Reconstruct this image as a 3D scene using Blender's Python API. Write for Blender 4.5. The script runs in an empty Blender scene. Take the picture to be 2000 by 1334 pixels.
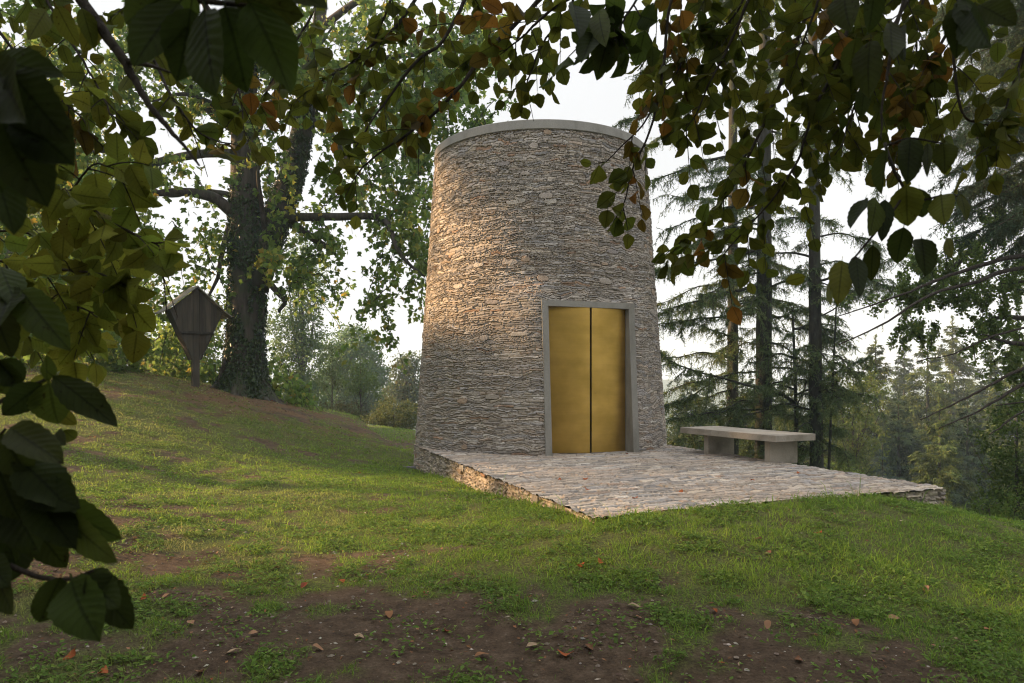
import bpy, math, random
import numpy as np
from mathutils import Vector
rng = np.random.default_rng(7)
random.seed(7)
R = math.radians
SC = bpy.context.scene
COL = SC.collection

# ------------------------------------------------------------------ camera, sky, sun, exposure
F, HZ, EYE = 1400.0, 748.0, 1.2          # focal length in photo pixels, horizon row, eye height over the terrace
cd = bpy.data.cameras.new('camera')
cam = bpy.data.objects.new('camera', cd); COL.objects.link(cam)
cam.location = (0, 0, EYE); cam.rotation_euler = (R(90), 0, 0)
cd.sensor_width = 36; cd.lens = F/2000*36; cd.shift_y = (HZ-667)/2000
cd.clip_start = 0.05; cd.clip_end = 6000
cd.dof.use_dof = True; cd.dof.focus_distance = 12.0; cd.dof.aperture_fstop = 9.0
SC.camera = cam
SUN_EL, SUN_AZ = 19.0, 10.0              # degrees above horizon; degrees behind straight left
S = Vector((-math.cos(R(SUN_EL))*math.cos(R(SUN_AZ)), math.cos(R(SUN_EL))*math.sin(R(SUN_AZ)), math.sin(R(SUN_EL))))
w = bpy.data.worlds.new('World'); SC.world = w; w.use_nodes = True
nt = w.node_tree; nt.nodes.clear()
o_ = nt.nodes.new('ShaderNodeOutputWorld'); bg = nt.nodes.new('ShaderNodeBackground')
sky = nt.nodes.new('ShaderNodeTexSky'); sky.sky_type = 'NISHITA'; sky.sun_disc = False
sky.sun_elevation = R(SUN_EL); sky.sun_rotation = R(-90+SUN_AZ); sky.dust_density = 4; sky.air_density = 1; sky.ozone_density = 1
hsv = nt.nodes.new('ShaderNodeHueSaturation'); hsv.inputs['Saturation'].default_value = 0.25
mx = nt.nodes.new('ShaderNodeMix'); mx.data_type = 'RGBA'; mx.inputs[0].default_value = 0.93
mx.inputs[7].default_value = (6.9, 7.0, 7.2, 1)     # the even white veil of thin high cloud
nt.links.new(sky.outputs[0], hsv.inputs['Color']); nt.links.new(hsv.outputs[0], mx.inputs[6])
# an overcast veil is two to three times brighter overhead than near the horizon, with soft cloud tone
tcw = nt.nodes.new('ShaderNodeTexCoord'); spw = nt.nodes.new('ShaderNodeSeparateXYZ'); nt.links.new(tcw.outputs['Generated'], spw.inputs[0])
mrw = nt.nodes.new('ShaderNodeMapRange'); mrw.interpolation_type = 'SMOOTHSTEP'; mrw.inputs[1].default_value = .36; mrw.inputs[2].default_value = 1.0; mrw.inputs[3].default_value = .80; mrw.inputs[4].default_value = 1.75; nt.links.new(spw.outputs[2], mrw.inputs[0])
now = nt.nodes.new('ShaderNodeTexNoise'); now.inputs['Scale'].default_value = 2.6; now.inputs['Detail'].default_value = 5; nt.links.new(tcw.outputs['Generated'], now.inputs['Vector'])
mr2 = nt.nodes.new('ShaderNodeMapRange'); mr2.inputs[1].default_value = .3; mr2.inputs[2].default_value = .7; mr2.inputs[3].default_value = .93; mr2.inputs[4].default_value = 1.04; nt.links.new(now.outputs[0], mr2.inputs[0])
mlw = nt.nodes.new('ShaderNodeMath'); mlw.operation = 'MULTIPLY'; nt.links.new(mrw.outputs[0], mlw.inputs[0]); nt.links.new(mr2.outputs[0], mlw.inputs[1])
vmw = nt.nodes.new('ShaderNodeVectorMath'); vmw.operation = 'SCALE'; nt.links.new(mx.outputs[2], vmw.inputs[0]); nt.links.new(mlw.outputs[0], vmw.inputs['Scale'])
nt.links.new(vmw.outputs[0], bg.inputs[0]); bg.inputs[1].default_value = 0.05
nt.links.new(bg.outputs[0], o_.inputs[0])
sd = bpy.data.lights.new('sun', 'SUN'); sd.energy = 4.2; sd.angle = R(2.0); sd.color = (1.0, 0.64, 0.33)
sun = bpy.data.objects.new('sun', sd); COL.objects.link(sun)
sun.rotation_euler = S.to_track_quat('Z', 'Y').to_euler(); sun.location = (-30, 10, 20)
vs = SC.view_settings; vs.view_transform = 'Standard'; vs.look = 'None'; vs.exposure = 1.85; vs.gamma = 1.0
SC.cycles.max_bounces = 8; SC.cycles.transparent_max_bounces = 8; SC.cycles.use_denoising = True; SC.cycles.use_adaptive_sampling = False; SC.cycles.sample_clamp_indirect = 3.0; SC.cycles.filter_width = 1.1
SC.cycles.volume_bounces = 1

# ------------------------------------------------------------------ helpers
def P(px, py, d):
    """a point d metres in front of the camera, in photo pixel directions"""
    return np.array(((px-1000)/F*d, d, EYE-(py-HZ)/F*d))
def PL(pts, d=None): return np.array([P(*(p if len(p) == 3 else (p[0], p[1], d))) for p in pts])

def unit(a): return a/np.maximum(np.linalg.norm(a, axis=-1, keepdims=True), 1e-9)

_tab = np.random.default_rng(99).random((256, 256))
def vnoise(x, y, s=0):
    x = np.asarray(x, float)+s*17.13; y = np.asarray(y, float)+s*31.7
    xi = np.floor(x).astype(int); yi = np.floor(y).astype(int); fx = x-xi; fy = y-yi
    fx = fx*fx*(3-2*fx); fy = fy*fy*(3-2*fy)
    a = _tab[xi & 255, yi & 255]; b = _tab[(xi+1) & 255, yi & 255]; c = _tab[xi & 255, (yi+1) & 255]; d = _tab[(xi+1) & 255, (yi+1) & 255]
    return (a*(1-fx)+b*fx)*(1-fy)+(c*(1-fx)+d*fx)*fy
def fbm(x, y, s=0, o=4):
    r = 0; a = .5
    for i in range(o): r = r+a*vnoise(x*2**i, y*2**i, s+i*3); a *= .5
    return r/(1-.5**o)
def sstep(a, b, x):
    t = np.clip((x-a)/(b-a), 0, 1); return t*t*(3-2*t)

class MB:
    """collects geometry with one colour and one uv per vertex; build() links it as ONE mesh object"""
    def __init__(s): s.v = []; s.f = []; s.c = []; s.u = []; s.n = 0
    def add(s, v, faces, col=(.5, .5, .5), uv=None):
        v = np.asarray(v, float).reshape(-1, 3); n = len(v)
        for f in faces:
            f = np.asarray(f, dtype=np.int64)
            if f.size: s.f.append(f+s.n)
        c = np.asarray(col, float)
        s.c.append(np.broadcast_to(c, (n, 3)) if c.ndim == 1 else c)
        s.u.append(np.zeros((n, 3)) if uv is None else np.asarray(uv, float))
        s.v.append(v); s.n += n
    def build(s, name, mat, parent=None, smooth=False, origin=None):
        me = bpy.data.meshes.new(name)
        v = np.concatenate(s.v) if s.v else np.zeros((0, 3))
        if origin is not None: v = v-np.asarray(origin)
        loops = np.concatenate([f.ravel() for f in s.f]); tot = np.concatenate([np.full(len(f), f.shape[1]) for f in s.f])
        me.vertices.add(len(v)); me.vertices.foreach_set('co', v.astype(np.float32).ravel())
        me.loops.add(len(loops)); me.loops.foreach_set('vertex_index', loops.astype(np.int32))
        me.polygons.add(len(tot)); me.polygons.foreach_set('loop_start', np.concatenate([[0], np.cumsum(tot)[:-1]]).astype(np.int32))
        me.polygons.foreach_set('use_smooth', np.full(len(tot), smooth))
        me.update(calc_edges=True)
        c = np.concatenate(s.c); a = me.attributes.new('tint', 'FLOAT_COLOR', 'POINT')
        a.data.foreach_set('color', np.concatenate([c, np.ones((len(c), 1))], 1).astype(np.float32).ravel())
        b = me.attributes.new('leaf', 'FLOAT_VECTOR', 'POINT'); b.data.foreach_set('vector', np.concatenate(s.u).astype(np.float32).ravel())
        me.materials.append(mat)
        o = bpy.data.objects.new(name, me); COL.objects.link(o)
        if origin is not None and parent is None: o.location = origin
        if parent is not None: o.parent = parent
        return o
    # --- shapes
    def box(s, lo, hi, col=(.5, .5, .5), b=0.0, M=None):
        lo = np.array(lo, float); hi = np.array(hi, float)
        if b <= 0:
            v = np.array([(x, y, z) for x in (lo[0], hi[0]) for y in (lo[1], hi[1]) for z in (lo[2], hi[2])])
            f = [[0, 1, 3, 2], [4, 6, 7, 5], [0, 4, 5, 1], [2, 3, 7, 6], [0, 2, 6, 4], [1, 5, 7, 3]]
            if M is not None: v = M(v)
            s.add(v, [np.array(f)], col); return
        import bmesh
        bm = bmesh.new(); bmesh.ops.create_cube(bm, size=1)
        for q in bm.verts: q.co = Vector((lo+hi)/2)+Vector([q.co[i]*(hi-lo)[i] for i in range(3)])
        bmesh.ops.bevel(bm, geom=bm.edges[:], offset=b, segments=2, affect='EDGES', profile=.5)
        bm.verts.index_update(); v = np.array([q.co[:] for q in bm.verts]); fs = {}
        for f in bm.faces: fs.setdefault(len(f.verts), []).append([q.index for q in f.verts])
        bm.free()
        if M is not None: v = M(v)
        s.add(v, [np.array(x) for x in fs.values()], col)
    def tube(s, pts, rad, k=7, col=(.1, .08, .06), rough=0.0, cap=True):
        pts = np.asarray(pts, float); n = len(pts); rad = np.broadcast_to(np.asarray(rad, float), (n,))
        t = np.gradient(pts, axis=0); t = unit(t)
        ref = np.array((0, 0, 1.)) if abs(t[:, 2]).mean() < .8 else np.array((1., 0, 0))
        a = unit(np.cross(t, ref)); b = np.cross(t, a)
        th = np.linspace(0, 2*np.pi, k, endpoint=False)
        rr = rad[:, None]*(1+rough*(rng.random((n, k))-.5))
        v = pts[:, None]+rr[..., None]*(np.cos(th)[None, :, None]*a[:, None]+np.sin(th)[None, :, None]*b[:, None])
        i = np.arange(n-1)[:, None]*k+np.arange(k)[None]; j = np.arange(n-1)[:, None]*k+(np.arange(k)+1)[None] % k
        f = np.stack([i, j, j+k, i+k], -1).reshape(-1, 4)
        fl = [f]
        if cap: fl += [np.arange(k)[::-1][None], ((n-1)*k+np.arange(k))[None]]
        s.add(v, fl, col)

def smooth_line(pts, n):
    """Catmull-Rom through pts"""
    p = np.asarray(pts, float)
    if len(p) < 3:
        t = np.linspace(0, 1, n)[:, None]; return p[0]*(1-t)+p[-1]*t
    q = np.concatenate([[2*p[0]-p[1]], p, [2*p[-1]-p[-2]]]); m = len(p)-1
    out = []
    for u in np.linspace(0, m-1e-6, n):
        i = int(u); t = u-i; a, b, c, d = q[i:i+4]
        out.append(.5*((2*b)+(c-a)*t+(2*a-5*b+4*c-d)*t*t+(3*b-a-3*c+d)*t**3))
    return np.array(out)

def tag(o, label=None, cat=None, group=None, kind=None):
    if label: o['label'] = label
    if cat: o['category'] = cat
    if group: o['group'] = group
    if kind: o['kind'] = kind
    return o
def thing(name, label, cat, loc=(0, 0, 0), group=None):
    o = bpy.data.objects.new(name, None); COL.objects.link(o); o.location = loc; o.empty_display_size = .2
    return tag(o, label, cat, group)
def copy_tree(o, loc, rz, sc, label, parent=None):
    c = o.copy(); COL.objects.link(c)
    if parent is None:
        c.location = loc; c.rotation_euler = (0, 0, rz); c.scale = sc; c['label'] = label
    else: c.parent = parent
    for ch in list(o.children): copy_tree(ch, None, 0, None, None, c)
    return c

# leaf templates: (across, along, lift) + faces
def beech_template(rows=13, cols=5, curl=.14, fold=.2, twist=0.0, wav=.03, ph=0):
    ly = np.concatenate([[-.13], np.linspace(0, 1, rows)])
    v = []
    for i, y in enumerate(ly):
        hw = .012 if y <= 0 else (.5*np.sin(np.pi*min(1, y**.92))**.75*(1-.10*y)+.012)
        if y > 0: hw *= 1+.04*((i % 2)*2-1)+.05*math.sin(y*7+ph)
        for c in np.linspace(-1, 1, cols):
            tw_ = twist*max(y, 0)*c*hw
            v.append((c*hw+.05*math.sin(y*2.6+ph)*max(y, 0), y, abs(c)*hw*fold-curl*max(y, 0)**2+tw_+wav*np.sin(y*9+c*2+ph)*abs(c)))
    n = len(ly); i = np.arange(n-1)[:, None]*cols+np.arange(cols-1)[None]
    f = np.stack([i, i+1, i+cols+1, i+cols], -1).reshape(-1, 4)
    v = np.array(v); uv = np.stack([np.tile(np.linspace(-1, 1, cols), n), np.repeat(ly, cols), np.zeros(n*cols)], -1)
    return v, f, uv
TB = beech_template()
def poly_leaf(outline, fold=.25):
    """flat lobed leaf split along its midrib"""
    o = np.array(outline, float); n = len(o)
    v = [(0, 0, 0)]+[(x, y, abs(x)*fold-.12*y*y) for x, y in o]+[(-x, y, abs(x)*fold-.12*y*y) for x, y in o[::-1] if x > 1e-6]
    return np.array(v)
_tu = poly_leaf([(.32, -.02), (.5, .32), (.28, .42), (.46, .85), (.0, .72)])
TT = (_tu, np.array([[0, 1, 2, 3], [0, 3, 4, 5], [0, 5, 6, 7], [0, 7, 8, 9]]), np.zeros((len(_tu), 3)))
_si = np.array([(0, 0, 0), (.38, .4, .1), (0, 1, -.1), (-.38, .4, .1)])
TS = (_si, np.array([[0, 1, 2], [0, 2, 3]]), np.zeros((4, 3)))
_nd = np.array([(-.5, 0, 0), (.5, 0, 0), (0, 1, 0)])
TN = (_nd, np.array([[0, 1, 2]]), np.zeros((3, 3)))

def add_leaves(mb, T, pos, d, nrm, L, Wd, col):
    tv, tf, tu = T; N = len(pos)
    if N == 0: return
    d = unit(d); s = unit(np.cross(d, nrm)); n = np.cross(s, d)
    L = np.broadcast_to(L, (N,)); Wd = np.broadcast_to(Wd, (N,))
    v = pos[:, None]+tv[None, :, 1, None]*(d*L[:, None])[:, None]+tv[None, :, 0, None]*(s*Wd[:, None])[:, None]+tv[None, :, 2, None]*(n*Wd[:, None])[:, None]
    f = (tf[None]+(np.arange(N)*len(tv))[:, None, None]).reshape(-1, tf.shape[1])
    c = np.repeat(np.asarray(col), len(tv), 0) if np.ndim(col) == 2 else col
    mb.add(v.reshape(-1, 3), [f], c, np.tile(tu, (N, 1)))
def pick(cols, p, n, jit=.2):
    cols = np.array(cols); k = rng.choice(len(cols), n, p=np.array(p)/sum(p))
    return np.clip(cols[k]*(1+jit*(rng.random((n, 1))-.5)*2)*(1+.1*(rng.random((n, 3))-.5)), 0, 1)

# ------------------------------------------------------------------ materials
class N:
    def __init__(s, name):
        s.m = bpy.data.materials.new(name); s.m.use_nodes = True; s.t = s.m.node_tree; s.t.nodes.clear()
        s.out = s.n('OutputMaterial')
    def n(s, typ, **kw):
        q = s.t.nodes.new('ShaderNode'+typ)
        for k, v in kw.items():
            if hasattr(q, k) and not (k in q.inputs.keys()): setattr(q, k, v)
            else: q.inputs[k].default_value = v
        return q
    def l(s, a, b): s.t.links.new(a, b)
    def tex(s, scale, detail=4, stretch=(1, 1, 1), rough=.55):
        tc = s.n('TexCoord'); mp = s.n('Mapping'); mp.inputs['Scale'].default_value = stretch
        no = s.n('TexNoise'); no.inputs['Scale'].default_value = scale; no.inputs['Detail'].default_value = detail; no.inputs['Roughness'].default_value = rough
        s.l(tc.outputs['Object'], mp.inputs[0]); s.l(mp.outputs[0], no.inputs['Vector']); return no
    def ramp(s, src, stops):
        r = s.n('ValToRGB'); e = r.color_ramp.elements
        while len(e) < len(stops): e.new(.5)
        for q, (p, c) in zip(e, stops): q.position = p; q.color = (*c, 1) if len(c) == 3 else c
        s.l(src, r.inputs[0]); return r
    def mul(s, a, b, fac=1.0, mode='MULTIPLY'):
        m = s.n('Mix', data_type='RGBA', blend_type=mode); m.inputs[0].default_value = fac
        s.l(a, m.inputs[6]); s.l(b, m.inputs[7]); return m.outputs[2]
    def bump(s, h, dist=.01, strength=.6):
        b = s.n('Bump'); b.inputs['Distance'].default_value = dist; b.inputs['Strength'].default_value = strength; s.l(h, b.inputs['Height']); return b.outputs[0]
    def pri(s, col=None, rough=.8, **kw):
        p = s.n('BsdfPrincipled'); p.inputs['Roughness'].default_value = rough
        for k, v in kw.items(): p.inputs[k].default_value = v
        if col is not None:
            if hasattr(col, 'is_output'): s.l(col, p.inputs['Base Color'])
            else: p.inputs['Base Color'].default_value = (*col, 1)
        s.l(p.outputs[0], s.out.inputs[0]); return p
    def tint(s): a = s.n('Attribute'); a.attribute_name = 'tint'; return a.outputs['Color']

def mat_leaf(name, trans=.4, rough=.5, spec=.25, veins=False):
    q = N(name); c = q.tint()
    if veins:
        a = q.n('Attribute'); a.attribute_name = 'leaf'; sx = q.n('SeparateXYZ'); q.l(a.outputs['Vector'], sx.inputs[0])
        ab = q.n('Math', operation='ABSOLUTE'); q.l(sx.outputs[0], ab.inputs[0])
        m1 = q.n('Math', operation='MULTIPLY_ADD'); q.l(ab.outputs[0], m1.inputs[0]); m1.inputs[1].default_value = -.22; q.l(sx.outputs[1], m1.inputs[2])
        m2 = q.n('Math', operation='MULTIPLY'); q.l(m1.outputs[0], m2.inputs[0]); m2.inputs[1].default_value = 56.0
        sn = q.n('Math', operation='SINE'); q.l(m2.outputs[0], sn.inputs[0])
        r = q.ramp(sn.outputs[0], [(.0, (1, 1, 1)), (.8, (1, 1, 1)), (1., (.8, .8, .8))])
        r2 = q.ramp(ab.outputs[0], [(0, (.5, .5, .5)), (.05, (.6, .6, .6)), (.09, (1, 1, 1))])
        no = q.tex(14, 3); r3 = q.ramp(no.outputs[0], [(.3, (.75, .7, .65)), (.7, (1.1, 1.1, 1.05))]); nb_ = q.tex(95, 3, rough=.7); r4 = q.ramp(nb_.outputs[0], [(.30, (.42, .25, .12)), (.37, (1, 1, 1))])
        c = q.mul(q.mul(q.mul(q.mul(c, r.outputs[0]), r2.outputs[0]), r3.outputs[0]), r4.outputs[0])
    p = q.pri(c, rough); p.inputs['Specular IOR Level'].default_value = spec*.6
    if veins: q.l(q.bump(sn.outputs[0], .001, .25), p.inputs['Normal'])
    t = q.n('BsdfTranslucent'); g = q.n('Gamma'); g.inputs[1].default_value = .9; q.l(c, g.inputs[0]); q.l(g.outputs[0], t.inputs[0])
    mxs = q.n('MixShader'); mxs.inputs[0].default_value = trans
    q.l(p.outputs[0], mxs.inputs[1]); q.l(t.outputs[0], mxs.inputs[2]); q.l(mxs.outputs[0], q.out.inputs[0]); return q.m
M_BEECH = mat_leaf('beech_leaf', .5, .6, .2, True)
M_LEAF = mat_leaf('tree_leaf', .55, .5, .25)
M_IVY = mat_leaf('ivy_leaf', .15, .35, .5)
M_NEEDLE = mat_leaf('needles', .25, .6, .2)
M_GRASS = mat_leaf('grass_blade', .45, .55, .2)
M_LITTER = mat_leaf('dry_leaf', .15, .8, .1)

def mat_bark(name, dark, light, moss=None, sc=9, zst=.18):
    q = N(name); n1 = q.tex(sc, 6, (1, 1, zst), .65); r = q.ramp(n1.outputs[0], [(.3, dark), (.55, light), (.75, tuple(min(1, x*1.35) for x in light))])
    c = r.outputs[0]
    if moss:
        n2 = q.tex(1.7, 3); m = q.n('Mix', data_type='RGBA'); rr = q.ramp(n2.outputs[0], [(.48, (0, 0, 0)), (.62, (.6, .6, .6))])
        q.l(rr.outputs[0], m.inputs[0]); q.l(c, m.inputs[6]); m.inputs[7].default_value = (*moss, 1); c = m.outputs[2]
    p = q.pri(c, .9); p.inputs['Specular IOR Level'].default_value = .2
    q.l(q.bump(n1.outputs[0], .03, .9), p.inputs['Normal']); return q.m
M_BARK = mat_bark('tulip_bark', (.022, .018, .015), (.07, .06, .05), (.04, .052, .024))
M_BARKC = mat_bark('conifer_bark', (.018, .017, .013), (.05, .047, .038), (.036, .05, .026), 14, .25)
M_TWIG = mat_bark('twig_bark', (.02, .016, .013), (.05, .04, .032), None, 40, .3)

def mat_stone(name, bumpd=.006):
    q = N(name); n1 = q.tex(38, 6, (1, 1, 1), .65); n2 = q.tex(7, 4)
    r1 = q.ramp(n1.outputs[0], [(.25, (.62, .62, .62)), (.75, (1.25, 1.25, 1.25))]); r2 = q.ramp(n2.outputs[0], [(.3, (.82, .80, .78)), (.7, (1.12, 1.1, 1.08))])
    p = q.pri(q.mul(q.mul(q.tint(), r1.outputs[0]), r2.outputs[0]), .88); p.inputs['Specular IOR Level'].default_value = .25
    q.l(q.bump(n1.outputs[0], bumpd, .8), p.inputs['Normal']); return q.m
M_STONE = mat_stone('slate_masonry', .008)
M_PAVE = mat_stone('slate_paving', .003)

def mat_concrete(name, col, streak=True):
    q = N(name); n1 = q.tex(60, 5); n2 = q.tex(3.0, 5, (1, 1, .35) if streak else (1, 1, 1))
    r1 = q.ramp(n1.outputs[0], [(.3, tuple(x*.86 for x in col)), (.7, tuple(x*1.1 for x in col))])
    r2 = q.ramp(n2.outputs[0], [(.3, (.62, .61, .57)), (.5, (.95, .95, .94)), (.75, (1.10, 1.09, 1.06))])
    p = q.pri(q.mul(r1.outputs[0], r2.outputs[0]), .85); p.inputs['Specular IOR Level'].default_value = .3
    q.l(q.bump(n1.outputs[0], .002, .5), p.inputs['Normal']); return q.m
M_CONC = mat_concrete('grey_concrete', (.26, .248, .222))
M_COPE = mat_concrete('coping_concrete', (.27, .258, .235))
M_BENCH = mat_concrete('bench_concrete', (.34, .30, .25), False)

def mat_brass():
    q = N('brushed_brass'); n1 = q.tex(90, 4, (.04, .04, 1)); n2 = q.tex(2.2, 4); n3 = q.tex(7, 3, (.2, .2, 1))
    r = q.ramp(n2.outputs[0], [(.3, (.38, .245, .052)), (.7, (.54, .345, .088))])
    r3 = q.ramp(n3.outputs[0], [(.3, (.9, .9, .88)), (.7, (1.06, 1.06, 1.06))])
    p = q.pri(q.mul(r.outputs[0], r3.outputs[0]), .42, Metallic=.95); 
    rr = q.ramp(n1.outputs[0], [(.3, (.36, .36, .36)), (.7, (.52, .52, .52))]); q.l(rr.outputs[0], p.inputs['Roughness'])
    q.l(q.bump(n1.outputs[0], .0006, .35), p.inputs['Normal']); return q.m
M_BRASS = mat_brass()
def mat_plain(name, col, rough=.6, metal=0):
    q = N(name); n1 = q.tex(25, 4); r = q.ramp(n1.outputs[0], [(.3, tuple(c*.8 for c in col)), (.7, tuple(c*1.15 for c in col))]); q.pri(r.outputs[0], rough, Metallic=metal); return q.m
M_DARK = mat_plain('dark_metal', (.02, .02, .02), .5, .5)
def mat_wood(name, dark, light):
    q = N(name); n1 = q.tex(16, 6, (1, 1, .07), .6); n2 = q.tex(1.4, 3, (3, 3, .6))
    r = q.ramp(n1.outputs[0], [(.3, dark), (.7, light)]); r2 = q.ramp(n2.outputs[0], [(.35, (.7, .72, .62)), (.65, (1.2, 1.2, 1.15))])
    p = q.pri(q.mul(q.mul(r.outputs[0], r2.outputs[0]), q.tint()), .85); q.l(q.bump(n1.outputs[0], .004, .6), p.inputs['Normal']); return q.m
M_WOOD = mat_wood('weathered_wood', (.028, .022, .017), (.07, .056, .042))

def mat_ground():
    q = N('soil_and_turf'); a = q.n('Attribute'); a.attribute_name = 'tint'; sp = q.n('SeparateColor'); q.l(a.outputs['Color'], sp.inputs[0])
    n1 = q.tex(9, 8, rough=.65); n2 = q.tex(55, 5, rough=.7); n3 = q.tex(1.1, 4)
    soil = q.ramp(n1.outputs[0], [(.28, (.054, .036, .023)), (.5, (.104, .070, .045)), (.72, (.165, .118, .080))])
    fine = q.ramp(n2.outputs[0], [(.28, (.55, .55, .55)), (.6, (1.08, 1.08, 1.08)), (.75, (1.5, 1.45, 1.35))])
    turf = q.ramp(n2.outputs[0], [(.28, (.035, .03, .018)), (.46, (.075, .078, .028)), (.58, (.125, .15, .036)), (.70, (.20, .21, .06)), (.82, (.32, .29, .14))])
    litter = q.ramp(n2.outputs[0], [(.25, (.06, .036, .02)), (.55, (.17, .105, .055)), (.8, (.32, .21, .12))])
    m1 = q.n('Mix', data_type='RGBA'); q.l(sp.outputs[0], m1.inputs[0]); q.l(q.mul(soil.outputs[0], fine.outputs[0]), m1.inputs[6]); q.l(turf.outputs[0], m1.inputs[7])
    m2 = q.n('Mix', data_type='RGBA'); q.l(sp.outputs[1], m2.inputs[0]); q.l(m1.outputs[2], m2.inputs[6]); q.l(litter.outputs[0], m2.inputs[7])
    m3 = q.n('Mix', data_type='RGBA'); q.l(sp.outputs[2], m3.inputs[0]); q.l(m2.outputs[2], m3.inputs[6]); n4 = q.tex(.35, 5); wd = q.ramp(n4.outputs[0], [(.3, (.018, .032, .014)), (.6, (.04, .062, .024)), (.8, (.075, .095, .035))]); q.l(wd.outputs[0], m3.inputs[7])
    p = q.pri(m3.outputs[2], .95); p.inputs['Specular IOR Level'].default_value = .15
    q.l(q.bump(n2.outputs[0], .035, 1.0), p.inputs['Normal']); return q.m
M_GROUND = mat_ground()

# ------------------------------------------------------------------ plan of the place (metres; terrace top is z = 0)
A = np.array((.74, 6.46)); B = np.array((4.97, 8.235))        # near corner and right corner of the terrace
U2 = unit(B-A); V2 = unit(np.array((-.331, .944)))
TW = np.linalg.norm(B-A); TC = np.array((.57, 14.5)); RB, BAT, HTOP = 2.5, .0693, 5.76
DN = np.array((math.sin(R(20)), -math.cos(R(20)))); DT = np.array((math.cos(R(20)), math.sin(R(20))))    # door axis, door tangent
def terr_uv(x, y):
    M = np.linalg.inv(np.stack([U2, V2], 1)); q = np.stack([x-A[0], y-A[1]], -1)@M.T; return q[..., 0], q[..., 1]

CT = []   # terrain control points
def ct(px, py, d): CT.append(tuple(P(px, py, d)))
for px, py, d in [(0, 1334, 3.7), (500, 1334, 3.7), (1000, 1334, 3.7), (1500, 1334, 3.7), (2000, 1334, 3.8), (-600, 1334, 3.8), (2600, 1334, 4),
                  (1160, 1014, 6.4), (1300, 1000, 6.6), (1500, 986, 7.05), (1700, 972, 7.6), (1160, 1110, 5.3), (1600, 1110, 5.5), (2000, 1110, 6),
                  (2000, 1032, 8.2), (1850, 1002, 8.3), (1160, 1220, 4.4), (800, 1180, 4.9), (600, 1050, 6.9), (850, 1040, 6.9), (1000, 1060, 6.3),
                  (980, 973, 8.9), (880, 940, 11.2), (807, 915, 14.0), (700, 940, 10.2), (650, 890, 14.5), (500, 905, 12.2), (300, 950, 9.2), (100, 905, 9.3),
                  (0, 1000, 6.6), (-300, 1000, 6.4), (200, 830, 12.2), (50, 780, 13.5), (350, 800, 15), (-300, 850, 10),
                  (0, 675, 20), (200, 716, 19.5), (380, 755, 18.2), (475, 766, 19.6), (560, 800, 18.6), (650, 822, 19), (750, 842, 20), (-300, 620, 20), (-800, 640, 14),
                  (620, 796, 23), (815, 843, 24.5), (420, 762, 24), (200, 718, 26)]: ct(px, py, d)
for q in [(-3, 30, -1.6), (0, 24, -1.3), (3, 20, -1.6), (5.2, 14, -1.5), (3.4, 17, -1.3), (7, 11, -1.5), (8, 8, -.8), (10, 6, -.6), (12, 12, -3.4), (8, 20, -3.6), (6, 28, -5), (0, 38, -4.5),
          (14, 30, -7.5), (25, 25, -9), (25, 45, -12), (10, 50, -10), (-10, 45, -2.6), (-12, 30, .9), (-20, 45, .8), (-30, 40, 3.2), (-20, 15, 3.6), (-20, 4, 2.6), (-12, 0, .7), (0, -3, -.5), (6, -2, -.5), (12, 0, -.9),
          (1.5, 10, -.45), (3, 11, -.55), (2, 13, -.7), (0, 16, -.8), (-10, -10, .2), (10, -12, -1), (0, 60, -9), (-30, 70, -2), (40, 60, -15), (40, 10, -9), (30, -10, -5)]: CT.append(q)
CT = np.array(CT)
def _phi(r2): return .5*r2*np.log(r2+1e-9)
_K = _phi(((CT[:, None, :2]-CT[None, :, :2])**2).sum(-1))+np.eye(len(CT))*.35
_Pm = np.concatenate([np.ones((len(CT), 1)), CT[:, :2]], 1)
_A = np.block([[_K, _Pm], [_Pm.T, np.zeros((3, 3))]])
_W = np.linalg.solve(_A, np.concatenate([CT[:, 2], np.zeros(3)]))
def tps(x, y):
    sh = np.shape(x); x = np.ravel(np.asarray(x, float)); y = np.ravel(np.asarray(y, float)); out = np.empty(len(x))
    for i in range(0, len(x), 40000):
        a = x[i:i+40000]; b = y[i:i+40000]
        out[i:i+40000] = _phi((a[:, None]-CT[None, :, 0])**2+(b[:, None]-CT[None, :, 1])**2)@_W[:-3]+_W[-3]+_W[-2]*a+_W[-1]*b
    return out.reshape(sh)
def gz(x, y):
    x = np.asarray(x, float); y = np.asarray(y, float)
    r = np.hypot(x+2, y-16)
    k = sstep(40, 75, r)
    z = np.clip(tps(np.clip(x, -45, 60), np.clip(y, -30, 90)), -20, 5)
    far = -16+4*np.sin(x*.02+1)*np.sin(y*.017)+sstep(250, 700, y)*(15.5+5*fbm(x*.004, y*.002, 5))+sstep(60, 200, -x)*10*sstep(400, 0, y)
    z = z*(1-k)+far*k
    z = z+(fbm(x*1.3, y*1.3, 2)-.5)*.09*(1-k)+(fbm(x*7, y*7, 8, 3)-.5)*.03*(1-k)
    u, v = terr_uv(x, y)
    ins = sstep(.0, .3, np.minimum(np.minimum(u, TW-u), v))
    z = np.where(ins > 0, np.minimum(z, -.06-.35*ins), z)
    return z
def ray_ground(px, py, d0=2.5, d1=45):
    d = np.linspace(d0, d1, 1200); z = EYE-(py-HZ)/F*d; g = gz((px-1000)/F*d, d)
    k = np.nonzero(z <= g)[0]; i = k[0] if len(k) else len(d)-1
    x = (px-1000)/F*d[i]; return np.array((x, d[i], g[i]))

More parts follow.
